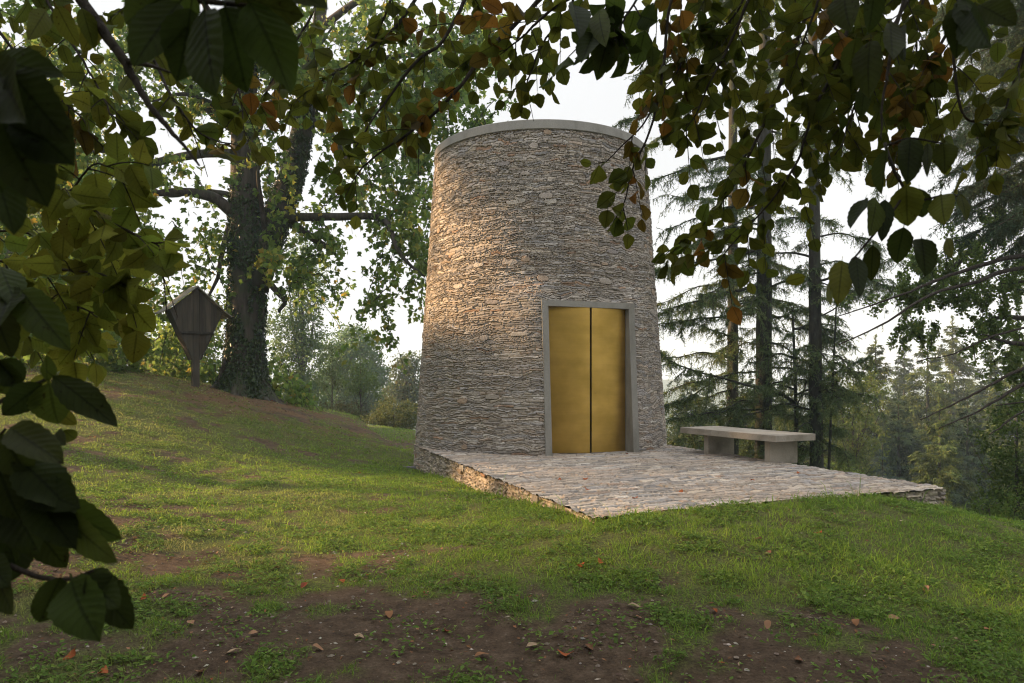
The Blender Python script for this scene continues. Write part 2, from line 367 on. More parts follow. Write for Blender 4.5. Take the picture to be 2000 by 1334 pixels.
# turf cover: bare patches given by where they lie on the ground
_bare = []
for px, py, rx, ry, s in [(760, 1235, 2.1, .75, 1.25), (420, 1180, .9, .5, .9), (950, 1290, 1.9, .5, 1.2), (1240, 1240, .6, .45, .8), (240, 1010, .9, .8, .6), (120, 900, .9, .8, .5), (330, 1100, .7, .6, .6), (1150, 1330, 2, .35, .9),
                          (1620, 1250, .8, .22, .6), (1850, 1270, .9, .25, .7), (1500, 1330, 1.6, .3, .8), (1250, 1100, .5, .2, .25), (130, 850, 1.6, .8, .7), (560, 800, 1.6, 1.5, 1.0), (430, 790, 1.6, 1.2, .7), (740, 850, 1.8, 1.3, .8), (300, 770, 3, 1.2, .35), (470, 855, 2.5, .6, .55), (620, 1160, 1, .4, .6), (180, 1240, .8, .5, .75), (60, 1120, .6, .7, .6), (420, 1310, .8, .3, .8), (300, 1010, .8, .5, .5), (1700, 1310, 1.2, .3, .75), (1950, 1200, .5, .3, .5), (700, 1090, .9, .4, .45)]:
    g = ray_ground(px, py); _bare.append((g[0], g[1], rx, ry, s))
_lush = []
for px, py, rx, ry, s in [(1350, 1130, 1.2, .5, .5), (1650, 1100, 1.5, .8, .5), (1000, 1000, .5, .5, .4), (840, 940, .8, 1.5, .5), (600, 890, 3, 1.6, .35), (1300, 1200, .9, .4, .4), (1850, 1150, 1, .8, .4), (1150, 1060, .8, .4, .3)]:
    g = ray_ground(px, py); _lush.append((g[0], g[1], rx, ry, s))
def bare(x, y):
    b = np.zeros(np.shape(x))
    for cx, cy, rx, ry, s in _bare: b = np.maximum(b, s*np.exp(-((x-cx)/rx)**2-((y-cy)/ry)**2))
    return b
def lush(x, y):
    b = np.zeros(np.shape(x))
    for cx, cy, rx, ry, s in _lush: b = np.maximum(b, s*np.exp(-((x-cx)/rx)**2-((y-cy)/ry)**2))
    return b
_tx, _ty, _ = P(475, 766, 19.6)
def litter(x, y):
    return np.clip(np.exp(-((x-_tx-.8)/3.2)**2-((y-_ty+1.0)/2.6)**2)*1.2*sstep(.3, .6, fbm(x*2, y*2, 21)), 0, 1)
def turf(x, y):
    n = fbm(x*3.4, y*3.4, 11, 5)-.5; n2 = fbm(x*.8, y*.8, 14, 3)-.5
    return np.clip(sstep(.25, .62, .90-bare(x, y)*.9+n*1.9+n2*.5+lush(x, y)*.5), 0, 1)

# ------------------------------------------------------------------ ground sheet
def axis(a, b, st, lo, hi, g=1.09):
    m = list(np.arange(a, b, st)); s = st; x = m[-1]
    while x < hi: s *= g; x += s; m.append(x)
    s = st; x = m[0]; pre = []
    while x > lo: s *= g; x -= s; pre.append(x)
    return np.array(pre[::-1]+m)
gx = axis(-12, 8.5, .075, -900, 900); gy = axis(2.8, 22, .075, -90, 900)
X, Y = np.meshgrid(gx, gy, indexing='ij')
Z = gz(X, Y); nx, ny = X.shape
i = np.arange(nx-1)[:, None]*ny+np.arange(ny-1)[None]
mb = MB()
farwood = sstep(45, 80, np.hypot(X, Y-15))
mb.add(np.stack([X, Y, Z], -1).reshape(-1, 3), [np.stack([i, i+ny, i+ny+1, i+1], -1).reshape(-1, 4)],
       np.stack([turf(X, Y)*(1-farwood), litter(X, Y), farwood], -1).reshape(-1, 3))
tag(mb.build('ground', M_GROUND, smooth=True), kind='structure')

# ------------------------------------------------------------------ masonry as relief
def hsh(a, b, s):
    h = (np.asarray(a).astype(np.int64)*73856093) ^ (np.asarray(b).astype(np.int64)*19349663) ^ (s*83492791)
    h = (h ^ (h >> 13))*1274126177 & 0x7fffffff; h = (h ^ (h >> 16))*668265263 & 0x7fffffff
    return ((h >> 5) % 65536)/65536.
def masonry(Um, Vm, hmin, hmax, wmin, wmax, seed, amp, boulders=0, warp=.03, gap=.011, pal=None, bright=1.0):
    r = np.random.default_rng(seed)
    vv = Vm+warp*2*(fbm(Um*1.1, Vm*1.5, seed)-.5)+warp*1.1*(fbm(Um*4.2, Vm*4.6, seed+4, 3)-.5)*2
    lo, hi = vv.min()-.2, vv.max()+.3
    ed = [lo]
    while ed[-1] < hi: ed.append(ed[-1]+r.uniform(hmin, hmax))
    ed = np.array(ed); ci = np.searchsorted(ed, vv, side='right')-1; hh = ed[ci+1]-ed[ci]; fv = (vv-ed[ci])/hh
    wid = wmin+(wmax-wmin)*r.random(len(ed)); ww = wid[ci]; uu = (Um+.02*(fbm(Um*4, Vm*9, seed+9)-.5))/ww+r.random(len(ed))[ci]*50
    k = np.floor(uu).astype(int)
    bd = lambda q: q+.7*(hsh(q, ci, seed)-.5)
    k = np.where(uu < bd(k), k-1, np.where(uu >= bd(k+1), k+1, k))
    b0, b1 = bd(k), bd(k+1); fu = (uu-b0)/(b1-b0)
    r1, r2, r3, r4 = (hsh(k, ci, seed+j) for j in (11, 12, 13, 14))
    eu = np.minimum(fu, 1-fu)*(b1-b0)*ww; ev = np.minimum(fv, 1-fv)*hh
    prof = sstep(0, gap, ev)**.7*sstep(0, gap*1.6, eu)
    H = amp*(prof*(.25+.75*r1)+prof*(fv-.5)*(r2-.35)*.8+prof*(fu-.5)*(r3-.5)*.7)+amp*.35*(fbm(Um*22, Vm*40, seed+2, 3)-.5)
    H = H-amp*.3*(1-prof)
    pal = np.array(pal); pw = pal[:, 3]/pal[:, 3].sum(); idx = np.searchsorted(np.cumsum(pw), r4*.9999)
    C = pal[idx, :3]*bright*(.72+.56*r3)[..., None]
    mort = np.array((.25, .225, .195))*bright; C = C*prof[..., None]+mort*(1-prof)[..., None]*.9
    for _ in range(boulders):
        cu = r.uniform(Um.min(), Um.max()); cv = r.uniform(Vm.min(), Vm.max()); a = r.uniform(.05, .15); b = r.uniform(.028, .062)
        du0, dv0 = Um[1, 0]-Um[0, 0], Vm[0, 1]-Vm[0, 0]
        i0 = int((cu-a*1.6-Um[0, 0])/du0); i1 = int((cu+a*1.6-Um[0, 0])/du0)+1; j0 = int((cv-b*1.8-Vm[0, 0])/dv0); j1 = int((cv+b*1.8-Vm[0, 0])/dv0)+1
        i0, j0 = max(i0, 0), max(j0, 0)
        if i1 <= i0 or j1 <= j0: continue
        sl = (slice(i0, i1), slice(j0, j1)); x = (Um[sl]-cu)/a; y = (Vm[sl]-cv)/b
        if x.size == 0: continue
        e = (np.abs(x)**2.6+np.abs(y)**2.6)+.9*(fbm(Um[sl]*14, Vm[sl]*14, seed+31)-.5)
        m = sstep(1.0, .8, e); H[sl] = H[sl]*(1-m)+m*(amp*(.8+.35*r.random())+amp*.3*(fbm(Um[sl]*30, Vm[sl]*30, 3)-.5))
        ring = sstep(1.35, 1.05, e)*(1-m); H[sl] -= ring*amp*.6
        c = np.array([(.31, .285, .25), (.27, .24, .21), (.25, .19, .14), (.25, .15, .10), (.22, .20, .19)][r.choice(5, p=[.16, .34, .24, .08, .18])])*(1+.25*(fbm(Um[sl]*18, Vm[sl]*30, 8)-.5))[..., None]
        C[sl] = C[sl]*(1-m[..., None])+c*bright*m[..., None]
    return H, C
PAL_T = [(.26, .235, .208, 5), (.222, .20, .178, 3), (.28, .246, .205, 3), (.245, .20, .16, 1.4), (.24, .16, .11, .3), (.34, .32, .295, .9), (.225, .215, .21, 2.4)]

# --- the round tower
tower = thing('stone_tower', 'round tapering slate tower with brass double door and concrete rim', 'tower', (TC[0], TC[1], 0))
NA, NZ = 1250, 520
th = np.linspace(-np.pi, np.pi, NA+1); zz = np.linspace(-1.0, HTOP-.17, NZ)
TH, ZZ = np.meshgrid(th, zz, indexing='ij')        # angle 0 faces the camera (-y), growing to the right; the seam lies at the back
Hh, Cc = masonry(TH*2.3, ZZ, .016, .046, .12, .38, 3, .027, 140, .05, .008, PAL_T, 1.36)
rad = RB-BAT*ZZ+Hh-.012
lx = np.sin(TH)*rad; lyy = -np.cos(TH)*rad
tt = lx*DT[0]+lyy*DT[1]; nn = lx*DN[0]+lyy*DN[1]
edge = np.where(tt < -.075, -.95, .797); fill = np.clip(2.545-.07*ZZ-np.sqrt(np.maximum((RB-BAT*ZZ)**2-edge**2, 0)), 0, 1)
side_ = np.abs(tt+.075)-.87; bump_ = fill*(1-sstep(-.0, .75, side_))*sstep(-.45, -.02, side_)*(1-sstep(2.55, 3.1, ZZ))*(nn > 0)      # masonry built out to meet the surround
lx = lx+DN[0]*bump_; lyy = lyy+DN[1]*bump_; nn = nn+bump_
op = (nn > 0) & (tt > -.915) & (tt < .765) & (ZZ < 2.54) & (ZZ > -.3)
i = np.arange(NA)[:, None]*NZ+np.arange(NZ-1)[None]
q = np.stack([i, i+NZ, i+NZ+1, i+1], -1).reshape(-1, 4)
ok = ~(op.ravel()[q].all(1))
mb = MB(); mb.add(np.stack([lx, lyy, ZZ], -1).reshape(-1, 3), [q[ok]], Cc.reshape(-1, 3)); mb.build('wall', M_STONE, tower, smooth=False)
# concrete rim with a low roof slab inside it
mb = MB(); k = 160; a = np.linspace(0, 2*np.pi, k, endpoint=False); rt = RB-BAT*HTOP
prof = [(rt-.3, HTOP-.17), (rt+.028, HTOP-.17), (rt+.036, HTOP-.162), (rt+.026, HTOP-.012), (rt+.014, HTOP), (rt-.22, HTOP), (rt-.23, HTOP-.01), (rt-.23, HTOP-.17)]
v = np.array([[(r_*np.sin(t), -r_*np.cos(t), z_) for t in a] for r_, z_ in prof])
f = [[j*k+m, j*k+(m+1) % k, (j+1) % len(prof)*k+(m+1) % k, (j+1) % len(prof)*k+m] for j in range(len(prof)) for m in range(k)]
mb.add(v, [np.array(f)]); mb.build('coping', M_COPE, tower, smooth=False)
mb = MB(); v = np.array([[((rt-.235)*np.sin(t), -(rt-.235)*np.cos(t), z_) for t in a] for z_ in (HTOP-.16, HTOP-.09)])
mb.add(v, [np.array([[m, (m+1) % k, k+(m+1) % k, k+m] for m in range(k)]), np.arange(k)[None, ::-1], (k+np.arange(k))[None]]); mb.build('roof_slab', M_CONC, tower)
# door surround: battered front, upright back
def door_pt(t, n, z): return np.array((DN[0]*n+DT[0]*t, DN[1]*n+DT[1]*t, z))
def front(z): return 2.575-.07*z
def doorM(v):           # v = (t, depth 0 front .. 1 back, z)
    out = []
    for t, dp, z in v:
        nb = 2.24; n = front(z)*(1-dp)+nb*dp; out.append(door_pt(t, n, z))
    return np.array(out)
mb = MB()
mb.box((-.95, 0, -.02), (-.835, 1, 2.488), b=.008, M=doorM); mb.box((.682, 0, -.02), (.797, 1, 2.488), b=.008, M=doorM)
mb.box((-.95, 0, 2.488), (.797, 1, 2.59), b=.008, M=doorM)
mb.build('door_frame', M_CONC, tower)
RD = 2.385
def leaf(t0, t1, name):
    a0, a1 = math.asin(t0/RD), math.asin(t1/RD); n = 24; mb = MB(); v = []
    for r_ in (RD, RD-.05):
        for z_ in (.012, 2.50):
            for t in np.linspace(a0, a1, n): v.append(door_pt(r_*math.sin(t), r_*math.cos(t), z_))
    g = lambda s, j, m: (s*2+j)*n+m
    f = []
    for m in range(n-1):
        f += [[g(0, 0, m), g(0, 0, m+1), g(0, 1, m+1), g(0, 1, m)], [g(1, 0, m+1), g(1, 0, m), g(1, 1, m), g(1, 1, m+1)],
              [g(0, 1, m), g(0, 1, m+1), g(1, 1, m+1), g(1, 1, m)], [g(1, 0, m), g(1, 0, m+1), g(0, 0, m+1), g(0, 0, m)]]
    f += [[g(0, 0, 0), g(0, 1, 0), g(1, 1, 0), g(1, 0, 0)], [g(0, 0, n-1), g(1, 0, n-1), g(1, 1, n-1), g(0, 1, n-1)]]
    mb.add(v, [np.array(f)]); return mb.build(name, M_BRASS, tower, smooth=False)
leaf(-.828, -.060, 'door'); dr = leaf(-.024, .675, 'door')
mb = MB(); a_ = math.asin(.055/RD)
for r_, dpt in ((.021, .006), (.009, .010)):
    c_ = [door_pt(.055+r_*math.cos(t), math.sqrt(RD*RD-.055**2)+e, 1.03+r_*math.sin(t)) for e in (-.002, dpt) for t in np.linspace(0, 2*np.pi, 16, endpoint=False)]
    mb.add(c_, [np.array([[m, (m+1) % 16, 16+(m+1) % 16, 16+m] for m in range(16)]), (16+np.arange(16))[None]])
mb.build('lock', M_BRASS, dr)
# shadowed stop behind the gap, standing inside the door
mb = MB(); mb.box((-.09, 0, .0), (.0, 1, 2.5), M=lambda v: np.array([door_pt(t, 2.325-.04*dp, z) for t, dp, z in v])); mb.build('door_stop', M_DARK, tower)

# --- terrace: slate paving on rubble retaining walls
terr = thing('stone_terrace', 'low terrace paved with slate strips in front of the round tower', 'terrace', (A[0], A[1], 0))
PAL_P = [(.345, .305, .265, 4), (.30, .275, .25, 3), (.26, .25, .24, 2.2), (.38, .33, .27, 2.6), (.32, .25, .20, .7), (.22, .205, .195, .9), (.42, .385, .34, 1)]
LV = 8.05; nu, nv = 330, 560
uu, vv = np.meshgrid(np.linspace(0, TW, nu), np.linspace(0, LV, nv), indexing='ij')
Hp, Cp = masonry(uu, vv, .03, .105, .10, .42, 17, .023, 0, .07, .010, PAL_P)
stain = sstep(.35, .7, fbm(uu*1.3, vv*1.9, 44, 4))[..., None]; Cp = Cp*(1-.45*stain)+np.array((.36, .285, .215))*.45*stain
eu = np.zeros_like(uu); eu[0, :] = -.055*vnoise(vv[0]*7, vv[0]*0, 4); eu[-1, :] = .055*vnoise(vv[0]*7, vv[0]*0, 5)
ev = np.zeros_like(vv); ev[:, 0] = -.06*vnoise(uu[:, 0]*7, 0*uu[:, 0], 6)
xy = (uu+eu)[..., None]*U2+(vv+ev)[..., None]*V2
zz_ = Hp-.012+.012*(fbm(uu*1.5, vv*1.5, 40)-.5)
i = np.arange(nu-1)[:, None]*nv+np.arange(nv-1)[None]
mb = MB(); mb.add(np.concatenate([xy, zz_[..., None]], -1).reshape(-1, 3), [np.stack([i, i+nv, i+nv+1, i+1], -1).reshape(-1, 4)], Cp.reshape(-1, 3)); mb.build('paving', M_PAVE, terr)
PAL_W = [(.30, .26, .21, 4), (.25, .22, .185, 3), (.34, .295, .235, 3), (.27, .21, .16, 1), (.20, .18, .165, 1.5)]
def side(p0, p1, outn, seed):
    L_ = np.linalg.norm(p1-p0); n1, n2 = int(L_/.016), 70
    a_, b_ = np.meshgrid(np.linspace(0, L_, n1), np.linspace(-1.3, -.018, n2), indexing='ij')
    H_, C_ = masonry(a_, b_, .014, .040, .08, .30, seed, .032, int(L_*3), .05, .009, PAL_W, 1.25)
    xy_ = p0+(a_/L_)[..., None]*(p1-p0)+(H_-.012)[..., None]*outn
    i = np.arange(n1-1)[:, None]*n2+np.arange(n2-1)[None]
    mb.add(np.concatenate([xy_, b_[..., None]], -1).reshape(-1, 3), [np.stack([i, i+n2, i+n2+1, i+1], -1).reshape(-1, 4)], C_.reshape(-1, 3))
o2 = np.zeros(2)
mb = MB(); side(o2, V2*LV, -U2, 23); side(U2*TW, o2, -V2, 29); side(U2*TW+V2*LV, U2*TW, U2, 31); mb.build('retaining_wall', M_STONE, terr)

# --- bench
bench = thing('concrete_bench', 'plain pale concrete slab bench on two blocks at the terrace edge', 'bench', (3.85, 10.47, 0))
bu = unit(np.array((.74, .36))); bv = unit(np.array((-.42, .907)))
def bM(v): return np.array([(*(bu*a+bv*b), c) for a, b, c in v])
mb = MB(); mb.box((0, 0, .332), (.82, 2.2, .432), b=.006, M=bM); mb.build('seat_slab', M_BENCH, bench)
for y0 in (.22, 1.60):
    mb = MB(); mb.box((-.02+.13, y0, -.02), (.68, y0+.11, .332), b=.005, M=bM); mb.build('leg', M_BENCH, bench)

# --- wayside shrine
base = P(384, 757, 18.2); base[2] = gz(base[0], base[1])-.05
shr = thing('wayside_shrine', 'dark weathered wooden wayside shrine with gabled roof beside the ivy trunk', 'shrine', tuple(base))
ph = R(42); sT = np.array((math.cos(ph), math.sin(ph))); sN = np.array((math.sin(ph), -math.cos(ph)))
def sM(v): return np.array([(*(sT*a+sN*b), c) for a, b, c in v])
W1 = (1, 1, 1)
mb = MB(); mb.box((-.085, -.17, 0), (.085, -.01, .80), col=W1, b=.01, M=sM); mb.build('post', M_WOOD, shr)
zb, zw, za = .76, 2.04, 2.62; hwb, hww = .09, .66
mb = MB(); nb = 9
def hwz(z): return hwb+(hww-hwb)*(z-zb)/(zw-zb)
ed_ = np.linspace(-hww, hww, nb+1)
for j in range(nb):
    x0, x1 = ed_[j]+.004, ed_[j+1]-.004
    def zlo(x): return max(zb, zb+(abs(x)-hwb)/(hww-hwb)*(zw-zb))
    def zhi(x): return zw+(za-zw)*(1-abs(x)/hww)*.97
    xs = [x0, x1] if x0*x1 >= 0 else [x0, 0, x1]
    lo_ = [(x, zlo(x)) for x in ([x0, -hwb, hwb, x1] if x0 < -hwb and x1 > hwb else xs)]; hi_ = [(x, zhi(x)) for x in xs[::-1]]
    ol = [p for p in lo_+hi_]; m = len(ol); th_ = .01*random.random()
    v = sM([(x, .0+th_, z) for x, z in ol]+[(x, -.03, z) for x, z in ol])
    g_ = .75+.5*random.random()
    mb.add(v, [np.arange(m)[None], (m+np.arange(m))[None, ::-1], np.array([[t, m+t, m+(t+1) % m, (t+1) % m] for t in range(m)])], (g_, g_*1.0, g_*.95))
bp = mb.build('back_panel', M_WOOD, shr)
mb = MB(); zc = 1.46; mb.box((-hwz(zc)-.02, .012, zc-.03), (hwz(zc)+.02, .05, zc+.03), col=(.6, .6, .6), M=sM); mb.build('batten', M_WOOD, bp)
mb = MB()
for s_ in (-1, 1):      # side boards along the tapering edge
    v = sM([(s_*hwb, .03, zb), (s_*hwb, -.30, zb), (s_*hww, -.42, zw), (s_*hww, .03, zw), (s_*(hwb+.025), .03, zb), (s_*(hwb+.025), -.30, zb), (s_*(hww+.025), -.42, zw), (s_*(hww+.025), .03, zw)])
    mb.add(v, [np.array([[0, 1, 2, 3], [4, 7, 6, 5], [0, 4, 5, 1], [1, 5, 6, 2], [2, 6, 7, 3], [3, 7, 4, 0]])], (.8, .8, .8))
mb.build('side_board', M_WOOD, shr)
M_ROOF = mat_wood('silvered_roof_boards', (.13, .12, .10), (.26, .25, .225))
mb = MB()
for s_ in (-1, 1):
    pr = [(0, za+.06), (s_*.72, zw+.02), (s_*.90, zw-.10)]; v = []
    for (x, z) in pr:
        for y_, dz in ((.10, 0), (.10, -.035), (-.62, 0), (-.62, -.035)): v.append((x, y_, z+dz))
    v = sM(v); f = []
    for j in (0, 1):
        a_, b_ = j*4, (j+1)*4; f += [[a_, b_, b_+2, a_+2], [a_+1, a_+3, b_+3, b_+1], [a_, a_+1, b_+1, b_], [a_+2, b_+2, b_+3, a_+3]]
    f += [[8, 9, 11, 10]]
    mb.add(v, [np.array(f)], W1)
mb.build('roof', M_ROOF, shr); shr.scale = (.96, .96, .98)

# ================================================================== VEGETATION
G_ = np.array((0, 0, -1.))
# ------------------------------------------------------------------ turf: blades, weeds
def scatter(n, x0, x1, y0, y1):
    x = rng.uniform(x0, x1, n); y = rng.uniform(y0, y1, n)
    px = 1000+F*x/np.maximum(y, .1); keep = (px > -150) & (px < 2150)
    u, v = terr_uv(x, y); keep &= ~((u > -.03) & (u < TW+.02) & (v > -.03) & (v < LV))
    keep &= np.hypot(x-TC[0], y-TC[1]) > 2.62
    return x[keep], y[keep]
mg = MB(); ml = MB()
GCOL = [(.17, .285, .036), (.125, .235, .029), (.24, .335, .05), (.24, .22, .085), (.09, .165, .025)]
for y0, y1, dens, wid, hm in [(3.3, 5.2, 3600, .0042, 1.15), (5.2, 8, 2700, .0056, 1.1), (8, 12, 1300, .0085, 1.05), (12, 18, 650, .0125, 1.0), (18, 27, 200, .02, 1.1)]:
    xm = y1*.78+.5; n = int(dens*2*xm*(y1-y0)); x, y = scatter(n, -xm, xm, y0, y1)
    t = turf(x, y); cl = fbm(x*5.5, y*5.5, 33, 3)
    keep = rng.random(len(x)) < np.clip(t*1.3*sstep(.26, .58, cl)+.03*t+.015, 0, 1); x, y, t = x[keep], y[keep], t[keep]; cl = cl[keep]
    z = gz(x, y); lu = lush(x, y); n = len(x)
    h = (.015+.028*rng.random(n)**1.5+.040*lu*rng.random(n)+.018*sstep(.5, .75, cl))*hm*(.55+.6*t)
    u, v = terr_uv(x, y); near = np.exp(-np.minimum(np.abs(np.where((v > -.3) & (v < LV), u, 9)), np.abs(np.where((u > -.3) & (u < TW+.3), v, 9)))/.18)
    h = h*(1+2.2*near*(rng.random(n) < .5))*(1+1.6*(rng.random(n) < .03))
    d = np.stack([rng.normal(0, .55, n), rng.normal(0, .55, n), np.ones(n)], -1); d = unit(d)
    az = rng.uniform(0, 2*np.pi, n); s = np.stack([np.cos(az), np.sin(az), 0*az], -1)*(wid*(.6+.8*rng.random(n)))[:, None]
    p = np.stack([x, y, z-.004], -1); tip = p+d*h[:, None]; bend = np.stack([d[:, 0], d[:, 1], -.35+0*x], -1)*h[:, None]*.45
    mid = p+d*h[:, None]*.55; vv_ = np.stack([p-s*.5, p+s*.5, mid+s*.42, mid-s*.42, tip+bend], 1).reshape(-1, 3)
    b = np.arange(n)[:, None]*5
    yel = np.clip(.25+.8*(fbm(x*.9, y*.9, 51)-.5)*2+.35*np.exp(-((y-14)/5)**2), 0, 1); dry = sstep(.45, .7, fbm(x*1.7, y*1.7, 61))*sstep(13, 5, y)*sstep(-.5, -2.5, x)+.7*sstep(-3.5, -7, x)*sstep(9, 13, y)
    c = pick(GCOL[:3]+GCOL[4:], (3, 3, 2, 2), n, .3); c = c*(1-.45*yel[:, None])+np.array((.25, .35, .046))*.45*yel[:, None]; c = c*(1-.6*dry[:, None])+np.array((.34, .28, .14))*.6*dry[:, None]
    mg.add(vv_, [b+np.array([0, 1, 2, 3]), b+np.array([3, 2, 4])], np.repeat(c, 5, 0))
    # broad weed leaves low in the turf
    n = int(dens*.75*2*xm*(y1-y0)); x, y = scatter(n, -xm, xm, y0, y1); k = rng.random(len(x)) < np.clip((turf(x, y)*.6+.12)*sstep(.42, .62, fbm(x*3.2, y*3.2, 71, 3))*1.5, 0, 1); x, y = x[k], y[k]; n = len(x)
    z = gz(x, y)+.012+.022*rng.random(n); az = rng.uniform(0, 2*np.pi, n)
    add_leaves(ml, TS, np.stack([x, y, z], -1), np.stack([np.cos(az), np.sin(az), rng.normal(.1, .4, n)], -1), np.stack([rng.normal(0, .4, n), rng.normal(0, .4, n), np.ones(n)], -1),
               (.018+.036*rng.random(n)**2)*(1+wid*25), (.014+.024*rng.random(n)**2)*(1+wid*25), pick([(.11, .19, .032), (.16, .235, .045), (.085, .14, .025)], (3, 2, 1), n, .3))
tag(mg.build('grass', M_GRASS), 'short patchy grass growing on the brown soil', 'grass', kind='stuff')
tag(ml.build('clover', M_GRASS), 'small leafy weeds growing low between the grass', 'ground cover', kind='stuff')

# fallen leaves one can pick out, each its own object; crumbs and gravel as ground cover
def litter_mesh(name, col, seed):
    mb = MB(); v, f, u = beech_template(7, 3); v = v.copy(); r_ = np.random.default_rng(seed)
    v[:, 2] = v[:, 2]*r_.uniform(-1.4, 1.6)+.14*np.sin(v[:, 1]*4+seed)+.12*np.abs(v[:, 0])*r_.uniform(-1, 2); v -= np.array((0, .45, v[:, 2].min()))
    mb.add(v, [f], col, u); return mb.build(name, M_LITTER)
LCOL = [(.24, .12, .06), (.30, .17, .10), (.16, .08, .045), (.30, .09, .035), (.36, .26, .17), (.20, .055, .03)]
protos = [litter_mesh('fallen_leaf', c, j) for j, c in enumerate(LCOL)]
LLAB = ['curled brown fallen leaf lying on the ground in front', 'pale tan fallen leaf lying on the ground in front', 'dark brown fallen leaf lying on the ground in front', 'rusty orange fallen leaf lying on the ground in front', 'bleached buff fallen leaf lying on the ground in front', 'deep red fallen leaf lying on the ground in front']
spots = [(310, 1005+0, 3), (595, 1150, 5), (667, 1140, 3), (940, 1290, 0), (325, 1170, 1), (372, 1225, 1), (495, 1245, 1), (140, 1285, 3), (1105, 1290, 3), (1150, 1270, 2), (835, 1143, 4), (540, 1115, 1), (435, 1040, 0), (262, 1055, 1), (545, 1078, 2), (280, 1173, 3),
         (200, 1325, 3), (455, 1283, 4), (1040, 1268, 4), (1395, 1200, 3), (1500, 1085, 2), (1268, 1145, 4), (1810, 1155, 1), (1500, 1230, 1), (1672, 1225, 0), (1745, 1215, 1), (1600, 1045, 3), (860, 945, 3), (1135, 1110, 3), (1175, 1105, 3), (388, 1322, 1), (700, 1250, 4), (1480, 1060, 1), (1930, 1240, 0), (1560, 1300, 2), (90, 1200, 1), (760, 1205, 0), (1240, 1190, 4), (620, 1275, 1), (870, 1240, 5)]
used = [0]*6
def drop(p, j, sc, lab, grp):
    o = protos[j] if not used[j] else protos[j].copy()
    if used[j]: COL.objects.link(o)
    used[j] += 1; o.location = p; o.scale = (sc*.62, sc, sc*.7); o.rotation_euler = (rng.normal(0, .25), rng.normal(0, .25), rng.uniform(0, 6.28)); tag(o, lab, 'fallen leaf', grp)
for px, py, j in spots:
    g = ray_ground(px, py); drop(g+np.array((0, 0, .012)), j, rng.uniform(.06, .09), LLAB[j], LLAB[j].split(' fallen')[0]+' leaves on the ground')
for px, py in [(1093, 939), (1143, 937), (1147, 958), (1283, 900), (1560, 925), (1225, 888), (1330, 962), (1470, 940), (1240, 975)]:
    d = EYE*F/(py-HZ); drop(np.array(((px-1000)/F*d, d, .008)), 3, .075, 'rusty orange fallen leaf lying on the slate paving', 'rusty orange leaves on the paving')
def grains(mb, n, x0, x1, y0, y1, size, cols, f):
    x, y = scatter(n, x0, x1, y0, y1); k = rng.random(len(x)) < f(x, y); x, y = x[k], y[k]; n = len(x)
    s = size*(.4+rng.random((n, 1))**3*2.2); oc = np.array([(1, 0, 0), (-1, 0, 0), (0, 1, 0), (0, -1, 0), (0, 0, .7), (0, 0, -.5)])
    p = np.stack([x, y, gz(x, y)+.002], -1); v = p[:, None]+oc[None]*s[:, None]*(1+.6*(rng.random((n, 6, 1))-.5)); a = rng.uniform(0, 6.28, n)
    c_, s_ = np.cos(a), np.sin(a); q = v-p[:, None]; v = p[:, None]+np.stack([q[..., 0]*c_[:, None]*1.4-q[..., 1]*s_[:, None], q[..., 0]*s_[:, None]*1.4+q[..., 1]*c_[:, None], q[..., 2]], -1)
    f8 = np.array([[0, 2, 4], [2, 1, 4], [1, 3, 4], [3, 0, 4], [2, 0, 5], [1, 2, 5], [3, 1, 5], [0, 3, 5]])
    mb.add(v.reshape(-1, 3), [(f8[None]+(np.arange(n)*6)[:, None, None]).reshape(-1, 3)], np.repeat(pick(cols, (4, 2, 1), n, .3), 6, 0))
mb = MB()
grains(mb, 9000, -5, 5, 3.3, 7, .006, [(.12, .085, .06), (.20, .165, .13), (.36, .33, .29)], lambda x, y: (1-turf(x, y))*.8+.04)
grains(mb, 7000, -11, 4, 8, 20, .012, [(.12, .085, .06), (.20, .165, .13), (.30, .2, .11)], lambda x, y: (1-turf(x, y))*.6)
tag(mb.build('gravel', M_PAVE), 'small pebbles and crumbs of soil on the bare brown patches', 'gravel', kind='stuff')
mb = MB()
for n, x0, x1, y0, y1, sz, f in [(9500, -5.5, 6, 3.3, 9, .030, lambda x, y: .16+.25*(1-turf(x, y))), (22000, -14, 1, 8, 24, .05, lambda x, y: litter(x, y)*.8+.05+.12*bare(x, y)*(y > 9))]:
    x, y = scatter(n, x0, x1, y0, y1); k = rng.random(len(x)) < f(x, y); x, y = x[k], y[k]; n = len(x); az = rng.uniform(0, 6.28, n)
    add_leaves(mb, TS, np.stack([x, y, gz(x, y)+.008+.012*rng.random(n)], -1), np.stack([np.cos(az), np.sin(az), rng.normal(0, .25, n)], -1), np.stack([rng.normal(0, .4, n), rng.normal(0, .4, n), np.ones(n)], -1),
               sz*(.5+rng.random(n)), sz*(.4+.5*rng.random(n)), pick(LCOL+[(.42, .36, .28), (.10, .07, .04)], (3, 2, 4, .6, .8, .3, .35, 4), n, .3))
tag(mb.build('leaf_litter', M_LITTER), 'crumbled brown leaf litter scattered over soil and round the old tree', 'leaf litter', kind='stuff')
g = ray_ground(803, 916); mb = MB(); mb.box((-.16, -.09, -.02), (.14, .08, .045), col=(.13, .125, .14), b=.012)
tag(mb.build('flat_stone', M_PAVE), 'dark flat slate lying in the grass at the left foot of the tower', 'stone').location = g

